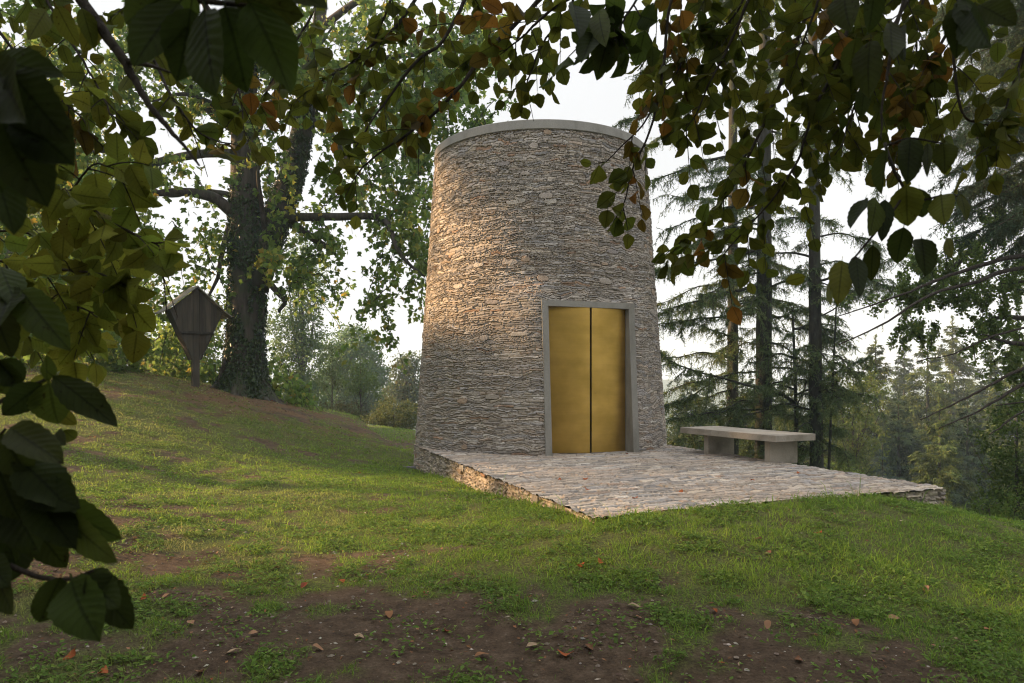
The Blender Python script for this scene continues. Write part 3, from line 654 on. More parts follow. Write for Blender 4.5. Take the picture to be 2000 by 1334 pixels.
# ------------------------------------------------------------------ generic foliage tools
def clumps(mb, T, centres, rad, per, L, W, cols, p, droop=.4, jit=.25, flat=1.0):
    """leaves in small hanging tufts round each centre"""
    c = np.repeat(centres, per, 0); n = len(c)
    r_ = np.repeat(np.broadcast_to(rad, (len(centres),)), per)
    off = unit(rng.normal(0, 1, (n, 3)))*(rng.random(n)**.45*r_)[:, None]; off[:, 2] *= flat
    d = unit(off*.5/np.maximum(r_, .01)[:, None]+rng.normal(0, .7, (n, 3))+droop*G_)
    nr = rng.normal(0, 1, (n, 3))+np.array((0, 0, .5))
    add_leaves(mb, T, c+off, d, nr, L*(.65+.6*rng.random(n)), W*(.65+.6*rng.random(n)), pick(cols, p, n, jit))
def limb(mb, pts, r0, r1, n=18, k=7, col=(.1, .08, .06), wig=0.0):
    l = smooth_line(pts, n)
    if wig: l = l+np.cumsum(rng.normal(0, wig, l.shape), 0)*np.linspace(0, 1, n)[:, None]
    mb.tube(l, np.linspace(1, 0, n)**.8*(r0-r1)+r1, k, col, .12); return l
def crown_points(n, c, rx, ry, rz, shell=.35, lump=.35, s=1):
    """points through a lumpy ellipsoid, denser towards its outside"""
    d = unit(rng.normal(0, 1, (n, 3))); az = np.arctan2(d[:, 1], d[:, 0]); r = shell+(1-shell)*rng.random(n)**.5
    r = r*(1-lump+2*lump*fbm(az*1.6+s*9, d[:, 2]*2.2+s*5, s, 3))
    return np.array(c)+d*r[:, None]*np.array((rx, ry, rz))

# ------------------------------------------------------------------ the old ivy-clad tulip tree
GT = [(.115, .19, .038), (.155, .23, .048), (.085, .14, .03), (.22, .25, .045), (.32, .25, .04)]
tb = P(472, 770, 19.6); tb[2] = gz(tb[0], tb[1])-.1
tul = thing('tulip_tree', 'huge forked old tree wrapped in ivy behind the wooden shrine', 'tree', tuple(tb))
mb = MB()
tp = PL([(474, 790), (474, 755), (477, 720), (480, 650), (483, 560), (481, 450), (479, 330), (478, 220), (482, 110), (486, 0), (492, -120), (500, -260)], 19.6)
trl = smooth_line(tp, 60); px_r = np.interp(np.linspace(0, 11, 60), range(12), [70, 50, 38, 34, 32, 30, 27, 23, 19, 15, 12, 6])*19.6/F
k = 26; tht = np.linspace(0, 2*np.pi, k, endpoint=False)
but = 1+.16*np.cos(tht*5+.6)[None]*np.exp(-(trl[:, 2]-trl[0, 2])/1.0)[:, None]+.05*(rng.random((60, k))-.5)
v = trl[:, None]+(px_r[:, None]*but)[..., None]*np.stack([np.cos(tht), np.sin(tht), 0*tht], -1)[None]
i = np.arange(59)[:, None]*k+np.arange(k)[None]; j = np.arange(59)[:, None]*k+(np.arange(k)+1)[None] % k
mb.add(v-tb, [np.stack([i, j, j+k, i+k], -1).reshape(-1, 4)])
for a in np.linspace(0, 6.28, 8)[:-1]+.3:      # surface roots
    q0 = np.array((math.cos(a)*.62, math.sin(a)*.62, .30)); q1 = np.array((math.cos(a+.15)*1.5, math.sin(a+.15)*1.5, 0)); q1[2] = gz(q1[0]+tb[0], q1[1]+tb[1])-tb[2]-.05
    limb(mb, [q0*.8+np.array((0,0,.1)), (q0+q1)/2+np.array((0, 0, -.22)), q1], .13, .03, 10, 8)
mb.build('trunk', M_BARK, tul, True)
fk = smooth_line(PL([(492, 560, 19.6), (520, 480, 19.8), (545, 410, 20.2), (570, 340, 20.5), (590, 250, 20.9), (606, 150, 21.2), (625, 30, 21.5), (640, -120, 22)]), 40)
fr = np.interp(np.linspace(0, 7, 40), range(8), [32, 29, 26, 23, 20, 17, 13, 7])*20/F
mb = MB(); mb.tube(fk-tb, fr, 14, rough=.08); mb.build('trunk', M_BARK, tul, True)
tips = []
def tl(pts, r0, r1=.02, n=22):
    mb = MB(); q = np.array([P(*p) for p in pts])-tb; l = limb(mb, q, r0, r1, n, 8, wig=.012); o = mb.build('limb', M_BARK, tul, True); tips.append(l+tb); return o
tl([(455, 415, 19.4), (420, 388, 19.2), (380, 377, 19), (330, 376, 18.7), (270, 387, 18.4), (215, 420, 18.2)], .17)
tl([(470, 385, 19.6), (430, 378, 19.6), (385, 374, 19.8), (330, 385, 20), (290, 360, 20.2)], .10)
tl([(455, 250, 19.6), (420, 225, 19.4), (385, 190, 19.2), (350, 130, 19), (300, 60, 18.8), (260, -40, 18.6)], .15)
tl([(450, 235, 19.4), (410, 200, 19), (360, 180, 18.6), (300, 190, 18.2)], .10)
tl([(462, 300, 19.4), (400, 300, 19), (330, 312, 18.6), (265, 330, 18.2), (243, 330, 18.1), (228, 303, 18), (195, 290, 17.8), (150, 300, 17.5)], .13)
tl([(545, 424, 20), (600, 424, 19.6), (665, 424, 19.2), (730, 424, 18.8), (758, 440, 18.6), (775, 485, 18.4), (800, 515, 18.2), (830, 535, 18)], .13)
tl([(560, 430, 20.2), (600, 458, 20), (640, 488, 19.8), (655, 505, 19.8)], .14, .03)
tl([(500, 260, 19.7), (520, 215, 19.9), (560, 180, 20), (600, 120, 20), (660, 40, 20)], .13)
tl([(610, 235, 21), (640, 260, 20.6), (670, 300, 20.3), (700, 340, 20), (740, 370, 19.8), (790, 380, 19.5)], .11)
tl([(448, 440, 19.4), (432, 500, 19.2), (425, 545, 19.2), (405, 590, 19)], .09)
tl([(520, 545, 19.6), (540, 570, 19.5), (553, 590, 19.4), (540, 612, 19.4)], .10, .04)
tl([(600, 170, 21), (680, 130, 20.5), (760, 110, 20), (850, 90, 19.5), (930, 60, 19)], .12)
tl([(620, 60, 21.4), (700, 0, 21), (800, -40, 20.4), (900, -40, 20)], .12)
tl([(470, 640, 19.4), (445, 690, 19.2), (425, 740, 19)], .06)
tl([(480, 130, 19.6), (430, 60, 19.2), (380, -20, 19), (300, -80, 18)], .13)
tl([(520, 470, 19.8), (510, 400, 19.2), (500, 330, 19), (520, 300, 18.8)], .08)
# leaf sprays: hanging twigs, each with its own leaves
lf = MB(); tw = lf
def sprays(blobs, T=TT, cols=GT, p=(3, 3, 2, .9, .25), L=.15, hang=.9, per=26):
    for px, py, rx, ry, d, rd, n in blobs:
        c = P(px, py, d)
        for _ in range(n):
            a = rng.uniform(0, 6.28); r_ = rng.random()**.5
            st = c+np.array((math.cos(a)*r_*rx*d/F, rng.normal(0, rd), math.sin(a)*r_*ry*d/F))
            dr = unit(np.array((rng.normal(0, .6), rng.normal(0, .5), -abs(rng.normal(.3, .5)))))
            ln = hang*(.5+rng.random()); m = 6
            l = st+np.linspace(0, 1, m)[:, None]*dr*ln+(np.linspace(0, 1, m)**2)[:, None]*G_*ln*.5
            if rng.random() < .55: tw.tube(l-tb, np.linspace(.014, .004, m), 4, (.06, .05, .04), 0, False)
            k = rng.integers(int(per*.5), int(per*1.4)); t = rng.random(k)
            pos = np.stack([np.interp(t, np.linspace(0, 1, m), l[:, q]) for q in range(3)], -1)+rng.normal(0, .75*L, (k, 3))
            dd = unit(rng.normal(0, .6, (k, 3))+G_*.9); nr = rng.normal(0, 1, (k, 3))
            add_leaves(lf, T, pos-tb, dd, nr, L*(.6+.7*rng.random(k)), L*(.7+.7*rng.random(k)), pick(cols, p, k, .3))
sprays([(40, 90, 130, 130, 17.5, 1.5, 60), (150, 200, 130, 130, 18, 1.2, 60), (60, 330, 120, 130, 17.5, 1, 60), (170, 430, 110, 120, 18, 1, 55), (60, 530, 120, 110, 17.5, 1, 50), (200, 560, 80, 90, 18.3, 1, 26), (330, 470, 40, 50, 18.6, .6, 7), (365, 330, 40, 30, 19, .6, 6), (270, 320, 50, 40, 18.3, .6, 10),
        (300, 110, 100, 90, 19, 1, 45), (400, 90, 90, 80, 19, 1, 34), (430, 190, 50, 40, 19, .5, 12), (520, 60, 90, 80, 19.5, 1, 40), (620, 90, 90, 110, 20, 1, 60), (720, 120, 90, 130, 20, 1, 60), (820, 110, 90, 120, 19.5, 1, 60), (900, 140, 80, 120, 19, .8, 45), (950, 50, 50, 60, 19, .8, 16), (940, 200, 40, 50, 19.2, .5, 9),
        (700, 230, 90, 70, 20, 1, 22), (800, 260, 60, 90, 19.3, .7, 30), (806, 380, 40, 110, 18.8, .6, 25), (770, 320, 40, 60, 19.5, .6, 10), (740, 400, 40, 40, 19.2, .5, 10), (690, 355, 50, 40, 19.8, .5, 10), (815, 500, 22, 50, 18.2, .4, 9), (790, 440, 35, 40, 18.4, .4, 9), (770, 540, 14, 40, 18.2, .3, 4), (755, 600, 12, 30, 18.2, .2, 3), (745, 645, 12, 15, 18.2, .2, 2), (745, 500, 16, 40, 18.4, .3, 4),
        (600, 480, 70, 40, 19.6, .7, 14), (640, 520, 35, 30, 19.6, .5, 7), (570, 520, 30, 40, 19.3, .6, 4), (640, 450, 50, 20, 19.4, .5, 5), (640, 380, 30, 30, 20, .5, 4), (520, 360, 14, 60, 19, .4, 4), (510, 290, 24, 50, 19, .4, 6), (512, 480, 16, 50, 18.8, .3, 4), (505, 200, 30, 40, 19, .4, 5), (440, 160, 30, 30, 19.4, .4, 4), (400, 520, 40, 30, 19.2, .5, 8), (415, 470, 25, 25, 19.2, .4, 4), (390, 440, 20, 30, 19, .4, 3)])
sprays([(512, 505, 14, 20, 18.7, .1, 3), (545, 375, 10, 10, 18.8, .1, 1)], cols=[(.30, .30, .05), (.38, .33, .06)], p=(2, 1), per=14, hang=.4)
# low skirts that hang to the slope on the left, and behind the shrine
sprays([(60, 640, 100, 60, 17.8, 1.5, 34), (170, 645, 80, 50, 18.5, 1.2, 34), (225, 670, 50, 40, 19, .8, 18), (330, 650, 50, 60, 21.5, .8, 30), (400, 620, 40, 60, 21.5, .8, 24), (370, 710, 60, 30, 21.5, .6, 18), (310, 700, 40, 40, 22, .6, 14), (360, 565, 40, 25, 20.5, .6, 9), (560, 760, 36, 30, 20.6, .5, 14), (530, 700, 20, 50, 21, .5, 9), (590, 770, 20, 15, 20.6, .3, 4)], hang=.7)
lf.build('crown', M_LEAF, tul)
# ivy hugging both trunks
iv = MB()
def ivy(line, rad, n, t0, t1, dens):
    k = len(line); t = rng.uniform(t0, t1, n); a = rng.uniform(0, 6.28, n); f_ = fbm(a*1.3, t*9, 77, 3); kp = f_ > 1-dens; t, a = t[kp], a[kp]; n = len(t)
    c = np.stack([np.interp(t*(k-1), range(k), line[:, q]) for q in range(3)], -1); r_ = np.interp(t*(k-1), range(k), rad)+.01+.07*rng.random(n)**2
    o = np.stack([np.cos(a), np.sin(a), 0*a], -1)
    add_leaves(iv, TS, c+o*r_[:, None]-tb, unit(G_*.9+rng.normal(0, .5, (n, 3))), o+rng.normal(0, .45, (n, 3)), .085*(.6+.8*rng.random(n)), .085*(.6+.8*rng.random(n)), pick([(.028, .052, .014), (.045, .075, .02), (.02, .036, .012)], (3, 2, 2), n, .3))
ivy(trl, px_r, 13000, .03, .5, .60); ivy(trl, px_r, 4000, .5, .85, .52); ivy(fk, fr, 7500, .05, .75, .62)
iv.build('ivy', M_IVY, tul)

# ------------------------------------------------------------------ other broadleaf trees and shrubs
def broadleaf(name, label, cat, px, py_base, d, crown, trunk_r, nl, L, cols, p, group=None, limbs=5, T=TS, lean=0):
    """crown = list of (dx, dz, rx, rz) lobes in metres above the foot"""
    b = P(px, py_base, d)
    if d < 60: b[2] = min(b[2], gz(b[0], b[1])-.05) if d < 30 else b[2]
    t = thing(name, label, cat, tuple(b), group); mb = MB(); top = max(c[1]+c[3]*.4 for c in crown)
    limb(mb, [(0, 0, -.3), (lean*.4, 0, top*.4), (lean, 0, top)], trunk_r, trunk_r*.2, 14, 8, wig=trunk_r*.15)
    for dx, dz, rx, rz in crown:
        for _ in range(limbs):
            e = np.array((dx, 0, dz))+rng.normal(0, .45, 3)*np.array((rx, rx, rz)); s_ = np.array((lean*.5, 0, min(dz*.55, top*.8)*rng.uniform(.6, 1)))
            limb(mb, [s_, (s_+e)/2+np.array((0, 0, -.05*dz)), e], trunk_r*.35, trunk_r*.05, 8, 5)
    mb.build('trunk', M_BARK, t, True); mb = MB(); tot = sum(c[2]**2*c[3] for c in crown)**1.0
    for j, (dx, dz, rx, rz) in enumerate(crown):
        m = max(6, int(nl*(rx**2*rz/tot)/14)); cp = crown_points(m, (dx, 0, dz), rx, rx*.9, rz, .3, .38, j+int(px) % 17)
        clumps(mb, T, cp, rng.uniform(.5, 1.2, m)*(L*2.3), 14, L, L*.8, cols, p, .35, .3, .7)
    mb.build('crown', M_LEAF, t); return t
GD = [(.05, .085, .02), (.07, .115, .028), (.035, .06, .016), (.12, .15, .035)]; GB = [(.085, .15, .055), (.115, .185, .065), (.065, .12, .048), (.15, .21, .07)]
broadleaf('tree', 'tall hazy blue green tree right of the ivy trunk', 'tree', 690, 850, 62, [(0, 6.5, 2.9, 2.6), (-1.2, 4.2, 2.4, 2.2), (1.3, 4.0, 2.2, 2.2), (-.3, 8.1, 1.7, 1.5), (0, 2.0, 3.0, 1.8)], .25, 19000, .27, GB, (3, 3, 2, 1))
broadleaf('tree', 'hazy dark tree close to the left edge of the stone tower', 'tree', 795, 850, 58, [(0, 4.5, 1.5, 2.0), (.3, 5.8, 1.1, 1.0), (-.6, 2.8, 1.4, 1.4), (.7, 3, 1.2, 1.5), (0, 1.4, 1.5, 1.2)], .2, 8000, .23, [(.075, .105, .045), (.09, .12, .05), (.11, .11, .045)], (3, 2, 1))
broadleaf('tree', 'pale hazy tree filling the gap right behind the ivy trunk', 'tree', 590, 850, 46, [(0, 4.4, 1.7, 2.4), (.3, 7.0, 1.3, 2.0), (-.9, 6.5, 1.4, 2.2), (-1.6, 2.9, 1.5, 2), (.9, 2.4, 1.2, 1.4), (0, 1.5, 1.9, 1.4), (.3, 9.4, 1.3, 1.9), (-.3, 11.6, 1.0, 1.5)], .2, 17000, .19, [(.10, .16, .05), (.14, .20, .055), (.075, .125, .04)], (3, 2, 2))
broadleaf('young_tree', 'slim young tree with a thin bare stem near the tower', 'tree', 705, 832, 34, [(0, 2.1, .8, .65), (-.1, 2.9, .55, .5), (.45, 1.75, .5, .4), (-.5, 1.8, .5, .4)], .045, 1500, .13, [(.08, .13, .035), (.11, .16, .04)], (2, 1), limbs=3)
broadleaf('young_tree', 'slim young tree in front of the tall hazy tree', 'tree', 648, 822, 36, [(0, 3.0, .75, .8), (0, 2.1, .8, .6)], .05, 1500, .13, [(.065, .10, .035), (.09, .13, .04)], (2, 1), limbs=3)
broadleaf('shrub', 'round olive bush at the foot of the slope beside the tower', 'shrub', 770, 842, 30, [(0, .7, 1.05, .75), (.6, .45, .6, .5), (-.7, .4, .7, .5)], .05, 3600, .11, [(.085, .10, .035), (.11, .12, .04), (.06, .08, .025)], (3, 2, 2))
broadleaf('shrub', 'dark russet bush under the slim young trees', 'shrub', 680, 832, 33, [(0, .6, 1.0, .6), (-.9, .5, .8, .5)], .05, 2200, .12, [(.06, .075, .03), (.085, .075, .03), (.05, .06, .02)], (3, 1, 2))
broadleaf('shrub', 'golden yellow bush behind the brow left of the shrine', 'shrub', 268, 742, 27, [(0, .75, .7, .75), (.3, 1.2, .5, .5)], .05, 2200, .12, [(.26, .22, .05), (.20, .20, .04), (.14, .15, .03)], (3, 2, 1))
broadleaf('shrub', 'tall green bush on the brow behind the shrine', 'shrub', 350, 770, 26, [(0, 1.1, 1.3, 1.1), (.9, 1.6, .9, 1.1), (-.9, .9, .9, .8), (.3, .5, 1.6, .5)], .08, 11000, .12, [(.10, .15, .03), (.13, .18, .036), (.07, .11, .024), (.2, .22, .05)], (3, 3, 2, 1))
broadleaf('shrub', 'dense dark bush on the brow under the far left boughs', 'shrub', 130, 712, 27, [(0, .9, 1.3, .9), (1.1, .8, .9, .8), (-1.4, .9, 1.2, .9)], .08, 6000, .12, GD, (3, 2, 3, 1))
broadleaf('tree', 'dark trunked tree at the far left above the slope', 'tree', 25, 690, 25, [(0, 4.2, 2.2, 2.0), (-1.5, 2.6, 1.8, 1.4), (1.6, 3.2, 1.3, 1.3)], .28, 7000, .14, GD, (3, 2, 2, 1))
broadleaf('tree', 'broad yellowing tree behind the brow at upper left', 'tree', 150, 735, 36, [(0, 6, 3.4, 3.2), (-3, 4.2, 2.8, 2.6), (2.4, 4.2, 2.0, 2.2), (0, 9.5, 2.8, 2.6)], .3, 9000, .19, [(.09, .12, .03), (.13, .15, .035), (.17, .17, .04)], (3, 2, 1))
# right-hand shrubs by the edge of the drop
GR = [(.06, .10, .02), (.085, .13, .028), (.12, .155, .035), (.045, .075, .016)]
broadleaf('hedge_shrub', 'big dense leafy bush at the right edge beyond the terrace corner', 'shrub', 1985, 1100, 11.5, [(0, 1.0, .75, 1.0), (.3, 2.2, .8, .9), (-.45, .7, .5, .6), (.8, 1.2, .8, 1.2)], .05, 15000, .06, GR, (3, 3, 2, 2))
broadleaf('hedge_shrub', 'low bright leafy bush in front of the dense right bush', 'shrub', 1935, 1085, 9.8, [(0, .38, .38, .4), (.45, .5, .4, .45), (.2, .25, .6, .3)], .03, 5200, .045, [(.08, .13, .025), (.11, .165, .035), (.14, .17, .04)], (3, 3, 1))
broadleaf('shrub', 'small bush with reddish tips beyond the terrace corner', 'shrub', 1795, 985, 14.5, [(0, .45, .33, .38), (.1, .75, .2, .22), (-.25, .3, .25, .25)], .03, 1500, .06, [(.08, .11, .025), (.15, .10, .04), (.11, .15, .03)], (3, 1.3, 2))
broadleaf('shrub', 'bright green bush behind the tall bare trunk by the bench', 'shrub', 1655, 970, 21, [(0, 1.0, .8, .8), (-.8, .7, .8, .7), (.5, 1.9, .6, .9), (-.2, 2.6, .8, .9)], .05, 5000, .10, [(.10, .15, .025), (.14, .19, .035), (.075, .115, .02)], (3, 2, 1))
broadleaf('shrub', 'yellow green broadleaf tree between trunk and spruces', 'tree', 1665, 1000, 30, [(0, 3.5, 1.2, 1.4), (.5, 5.1, .9, 1.2), (-.8, 4.4, 1.0, 1.5), (.3, 2, 1.2, 1.2)], .1, 5200, .13, [(.11, .145, .03), (.15, .18, .04), (.08, .11, .025)], (3, 2, 1))
broadleaf('shrub', 'low dark bush on the drop below the bench', 'shrub', 1440, 990, 17.5, [(0, .7, .9, .6), (1.0, .6, .7, .5), (-1.0, .7, .9, .6)], .04, 4200, .08, [(.05, .085, .018), (.07, .11, .025), (.035, .06, .014)], (3, 2, 2))
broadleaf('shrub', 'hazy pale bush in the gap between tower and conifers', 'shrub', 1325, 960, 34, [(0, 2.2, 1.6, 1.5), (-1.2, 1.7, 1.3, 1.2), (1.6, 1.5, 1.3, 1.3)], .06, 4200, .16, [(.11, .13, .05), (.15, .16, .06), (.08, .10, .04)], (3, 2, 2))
# oak bough reaching in from the right
b = P(2300, 1000, 14.0); oak = thing('oak_tree', 'oak whose leafy boughs reach in from the right edge', 'tree', tuple(b)); mb = MB()
limb(mb, [(0, 0, -2), (-.2, 0, 3), (-.3, 0, 7), (0, 0, 11)], .32, .12, 16, 10); mb.build('trunk', M_BARK, oak, True)
lf = MB(); tw = lf; sv = tb; tb = b
for pts, r0 in [([(2290, 500, 14), (2100, 430, 13.6), (1960, 440, 13.2), (1860, 520, 13), (1790, 590, 12.8)], .11), ([(2290, 420, 14), (2080, 380, 13), (1930, 360, 12.6), (1800, 400, 12.4)], .1), ([(2280, 700, 14), (2080, 640, 13.5), (1980, 620, 13.2), (1900, 640, 13)], .09), ([(2285, 600, 14), (2100, 540, 13.5), (1950, 560, 13)], .08)]:
    q = MB(); limb(q, np.array([P(*p) for p in pts])-b, r0, .012, 20, 7, wig=.015); q.build('limb', M_BARK, oak, True)
sprays([(1765, 575, 36, 40, 12.8, .3, 15), (1790, 635, 34, 26, 12.8, .3, 14), (1850, 560, 50, 45, 13, .4, 24), (1940, 580, 70, 70, 13.2, .5, 34), (1960, 480, 70, 60, 13, .5, 28), (1870, 470, 50, 50, 12.8, .4, 20), (1800, 500, 40, 40, 12.6, .4, 10), (1700, 575, 22, 18, 12.8, .3, 3), (1980, 660, 60, 60, 13.2, .5, 22), (1900, 650, 40, 30, 13, .4, 9), (1960, 390, 60, 60, 13, .5, 18), (2060, 500, 60, 160, 13.5, .8, 50), (1985, 760, 40, 60, 13.2, .4, 16)],
       T=TT, cols=[(.11, .165, .04), (.14, .20, .05), (.08, .12, .03), (.18, .22, .055)], p=(3, 3, 2, 1), L=.05, hang=.26, per=84)
lf.build('crown', M_LEAF, oak); tb = sv

# ------------------------------------------------------------------ conifers
NC = [(.10, .15, .055), (.13, .175, .062), (.075, .115, .046), (.17, .20, .07)]; NW = [(.085, .11, .030), (.115, .13, .036), (.06, .08, .024)]
def needle_twigs(mb, l, ln, step, org, cols=NC, p=(3, 3, 2, 1), nl=.055, dense=1.0, side=.6, droop=.8, bare=0.0):
    """hanging needle-clad twiglets along the outer part of a branch line l"""
    seg = np.linalg.norm(np.diff(l, axis=0), axis=1).sum(); n = max(2, int(seg*(1-bare)/step)); t = bare+(1-bare)*rng.random(n); m = len(l)
    st = np.stack([np.interp(t*(m-1), range(m), l[:, q]) for q in range(3)], -1); tg = unit(np.gradient(l, axis=0)); tgi = np.stack([np.interp(t*(m-1), range(m), tg[:, q]) for q in range(3)], -1)
    sd = unit(np.cross(tgi, G_))*np.where(rng.random(n) < .5, 1, -1)[:, None]
    dr = unit(tgi*.4*rng.random((n, 1))+sd*side*(.1+1.1*rng.random((n, 1)))+G_*droop*rng.random((n, 1))+rng.normal(0, .3, (n, 3))); le = ln*(.2+1.1*rng.random(n)**1.5)*(1-.5*t)
    K = int(9*dense*(ln/.35)**.6)+3; f_ = np.linspace(.05, 1, K)
    pts = st[:, None]+dr[:, None]*(le[:, None]*f_[None])[..., None]+G_*(.35*le[:, None]*f_[None]**2)[..., None]
    q = pts.reshape(-1, 3); N_ = len(q); ax = np.repeat(dr, K, 0); dd = unit(ax*.8+rng.normal(0, .75, (N_, 3))+G_*.15)
    cc = np.repeat(pick(cols, p, n, .25), K, 0)
    add_leaves(mb, TN, q-org, dd, rng.normal(0, 1, (N_, 3)), nl*(.7+.8*rng.random(N_)), nl*.30, cc)
    e = pts[:, -1]; w_ = .0045; s_ = unit(np.cross(dr, rng.normal(0, 1, (n, 3))))*w_     # the fine stem itself
    v = np.stack([st-s_, st+s_, pts[:, K//2]+s_*.7, pts[:, K//2]-s_*.7, e], 1).reshape(-1, 3)-org; b_ = np.arange(n)[:, None]*5
    mb.add(v, [b_+np.array([0, 1, 2, 3]), b_+np.array([3, 2, 4])], (.045, .04, .028))
def conifer(label, px, d, wpx, pylo, pyhi, nbr, lmax, explicit=(), seed=0, lean=0, top=-500, bl=.0):
    base = P(px, pylo, d); g_ = gz(base[0], base[1]); base[2] = min(base[2], g_)-.1
    t = thing('conifer_tree', label, 'tree', tuple(base), 'tall bare stemmed conifers behind the bench'); mb = MB(); r0 = wpx*d/F/2
    tp = P(px+lean, top, d); line = smooth_line([base, base*.5+tp*.5+np.array((rng.normal(0, .04), 0, 0)), tp], 40)
    mb.tube(line-base, np.linspace(1.15, .45, 40)*r0, 12, rough=.10); mb.build('trunk', M_BARKC, t, True)
    fo = MB()
    def br(pts, r0, bare, ln=.42, st=.026, n=20):
        m = MB(); l = smooth_line(pts, n)+np.cumsum(rng.normal(0, .010, (n, 3)), 0); m.tube(l-base, np.linspace(r0, .006, n), 6, rough=.15)
        for _ in range(int(np.linalg.norm(pts[-1]-pts[0])*3.4)):        # side shoots
            i_ = rng.integers(int(n*.2), n-1); tg = unit(l[min(i_+1, n-1)]-l[i_-1]); sd = unit(np.cross(tg, G_))*rng.choice([-1, 1]); q0 = l[i_]; le = rng.uniform(.4, 1.1)
            q = smooth_line([q0, q0+(tg*.6+sd*.6)*le*.5, q0+(tg*.6+sd*.7)*le+G_*le*rng.uniform(0, .7)], 8); m.tube(q-base, np.linspace(.010, .003, 8), 4, cap=False); needle_twigs(fo, q, ln*.7, st*.9, base, dense=.9)
        m.build('branch', M_BARKC, t, True); needle_twigs(fo, l, ln, st, base, bare=bare)
    for e in explicit: br(np.array([P(*p) for p in e[0]]), e[1], e[2])
    for _ in range(nbr):
        py = rng.uniform(pyhi, pylo-90); c = P(px, py, d); c[0] = np.interp(c[2], line[:, 2], line[:, 0]); a = rng.uniform(0, 6.28); le = lmax*rng.uniform(.55, 1.0); dh = np.array((math.cos(a), math.sin(a)*.8, 0))
        s0 = rng.uniform(-.25, .25); br(np.array([c, c+dh*le*.4+np.array((0, 0, le*(.05+s0*.4))), c+dh*le*.75+np.array((0, 0, le*(-.08+s0*.6))), c+dh*le+np.array((0, 0, le*(-.16+s0*.6)))]), .02+.018*rng.random(), bl+.1)
    k_ = line[(line[:, 2] < base[2]+8)]       # short green shoots straight off the trunk
    for _ in range(int(46*wpx/20) if wpx > 15 else 10):
        c = k_[rng.integers(1, len(k_))]+np.array((0, 0, rng.uniform(-.2, .2))); a = rng.uniform(0, 6.28); e = c+np.array((math.cos(a), math.sin(a), -.25))*rng.uniform(.3, .8)
        needle_twigs(fo, smooth_line([c, (c+e)/2+np.array((0, 0, .06)), e], 8), .28, .016, base, dense=.9)
    fo.build('foliage', M_NEEDLE, t); return t
conifer('straight conifer with a moss green trunk, middle of the bare stems', 1490, 18.5, 31, 960, -260, 34, 3.2,
        [([(1480, 560, 18.4), (1405, 576, 17.8), (1337, 593, 17.4), (1283, 612, 17)], .05, .15), ([(1472, 613, 18.4), (1360, 628, 17.8), (1297, 639, 17.4)], .035, .1), ([(1480, 405, 18.4), (1430, 402, 18), (1380, 418, 17.8), (1300, 450, 17.4)], .045, .2),
         ([(1480, 488, 18.4), (1400, 508, 18), (1320, 524, 17.6), (1276, 530, 17.2)], .04, .1), ([(1482, 300, 18.4), (1396, 308, 18), (1337, 328, 17.6), (1262, 356, 17.2)], .05, .15), ([(1490, 180, 18.4), (1400, 190, 18), (1300, 215, 17.6), (1210, 235, 17.2)], .04, .15), ([(1490, 60, 18.4), (1420, 75, 18), (1330, 100, 17.6), (1230, 150, 17.2)], .04, .15), ([(1490, 800, 18.4), (1423, 803, 18), (1360, 812, 17.6), (1297, 824, 17.2)], .035, .2)])
conifer('thinner conifer furthest left of the bare stems, near the tower', 1431, 21, 21, 950, -200, 26, 3.0, [([(1428, 655, 21), (1400, 645, 20.6), (1372, 629, 20.2), (1330, 620, 20)], .03, .2), ([(1425, 700, 21), (1380, 690, 20.4), (1310, 700, 20), (1285, 690, 19.6)], .03, .1), ([(1431, 380, 21), (1370, 390, 20.4), (1300, 380, 20)], .03, .1), ([(1431, 760, 21), (1370, 780, 20.4), (1305, 790, 20)], .03, .1)], 2)
conifer('clean stemmed conifer rising right behind the end of the bench', 1596, 17.5, 24, 985, -260, 20, 2.2, [([(1592, 430, 17.5), (1540, 425, 17.2), (1490, 440, 17)], .03, .2), ([(1598, 620, 17.5), (1650, 590, 17.3), (1690, 540, 17.1), (1720, 520, 17)], .02, .3), ([(1604, 745, 17.5), (1650, 720, 17.3), (1700, 700, 17)], .02, .2), ([(1592, 285, 17.5), (1650, 300, 17.3), (1700, 330, 17)], .02, .3)], 3, -14, bl=.15)
# slim crooked stem whose long low bough sweeps to the left
conifer('slim crooked conifer with a long low sweeping bough', 1556, 17.8, 9, 975, 640, 12, 1.3, [([(1558, 790, 17.8), (1513, 766, 17.5), (1427, 746, 17), (1328, 714, 16.6), (1286, 682, 16.4)], .05, .12), ([(1568, 880, 17.8), (1545, 868, 17.6), (1520, 862, 17.4)], .04, .2), ([(1558, 790, 17.8), (1575, 740, 17.6), (1590, 720, 17.5)], .02, .3)], 4, -8, 600)
conifer('thin dead leaning stem beside the clean stemmed conifer', 1612, 17.2, 6, 900, 640, 3, .7, [], 5, 22, 585)
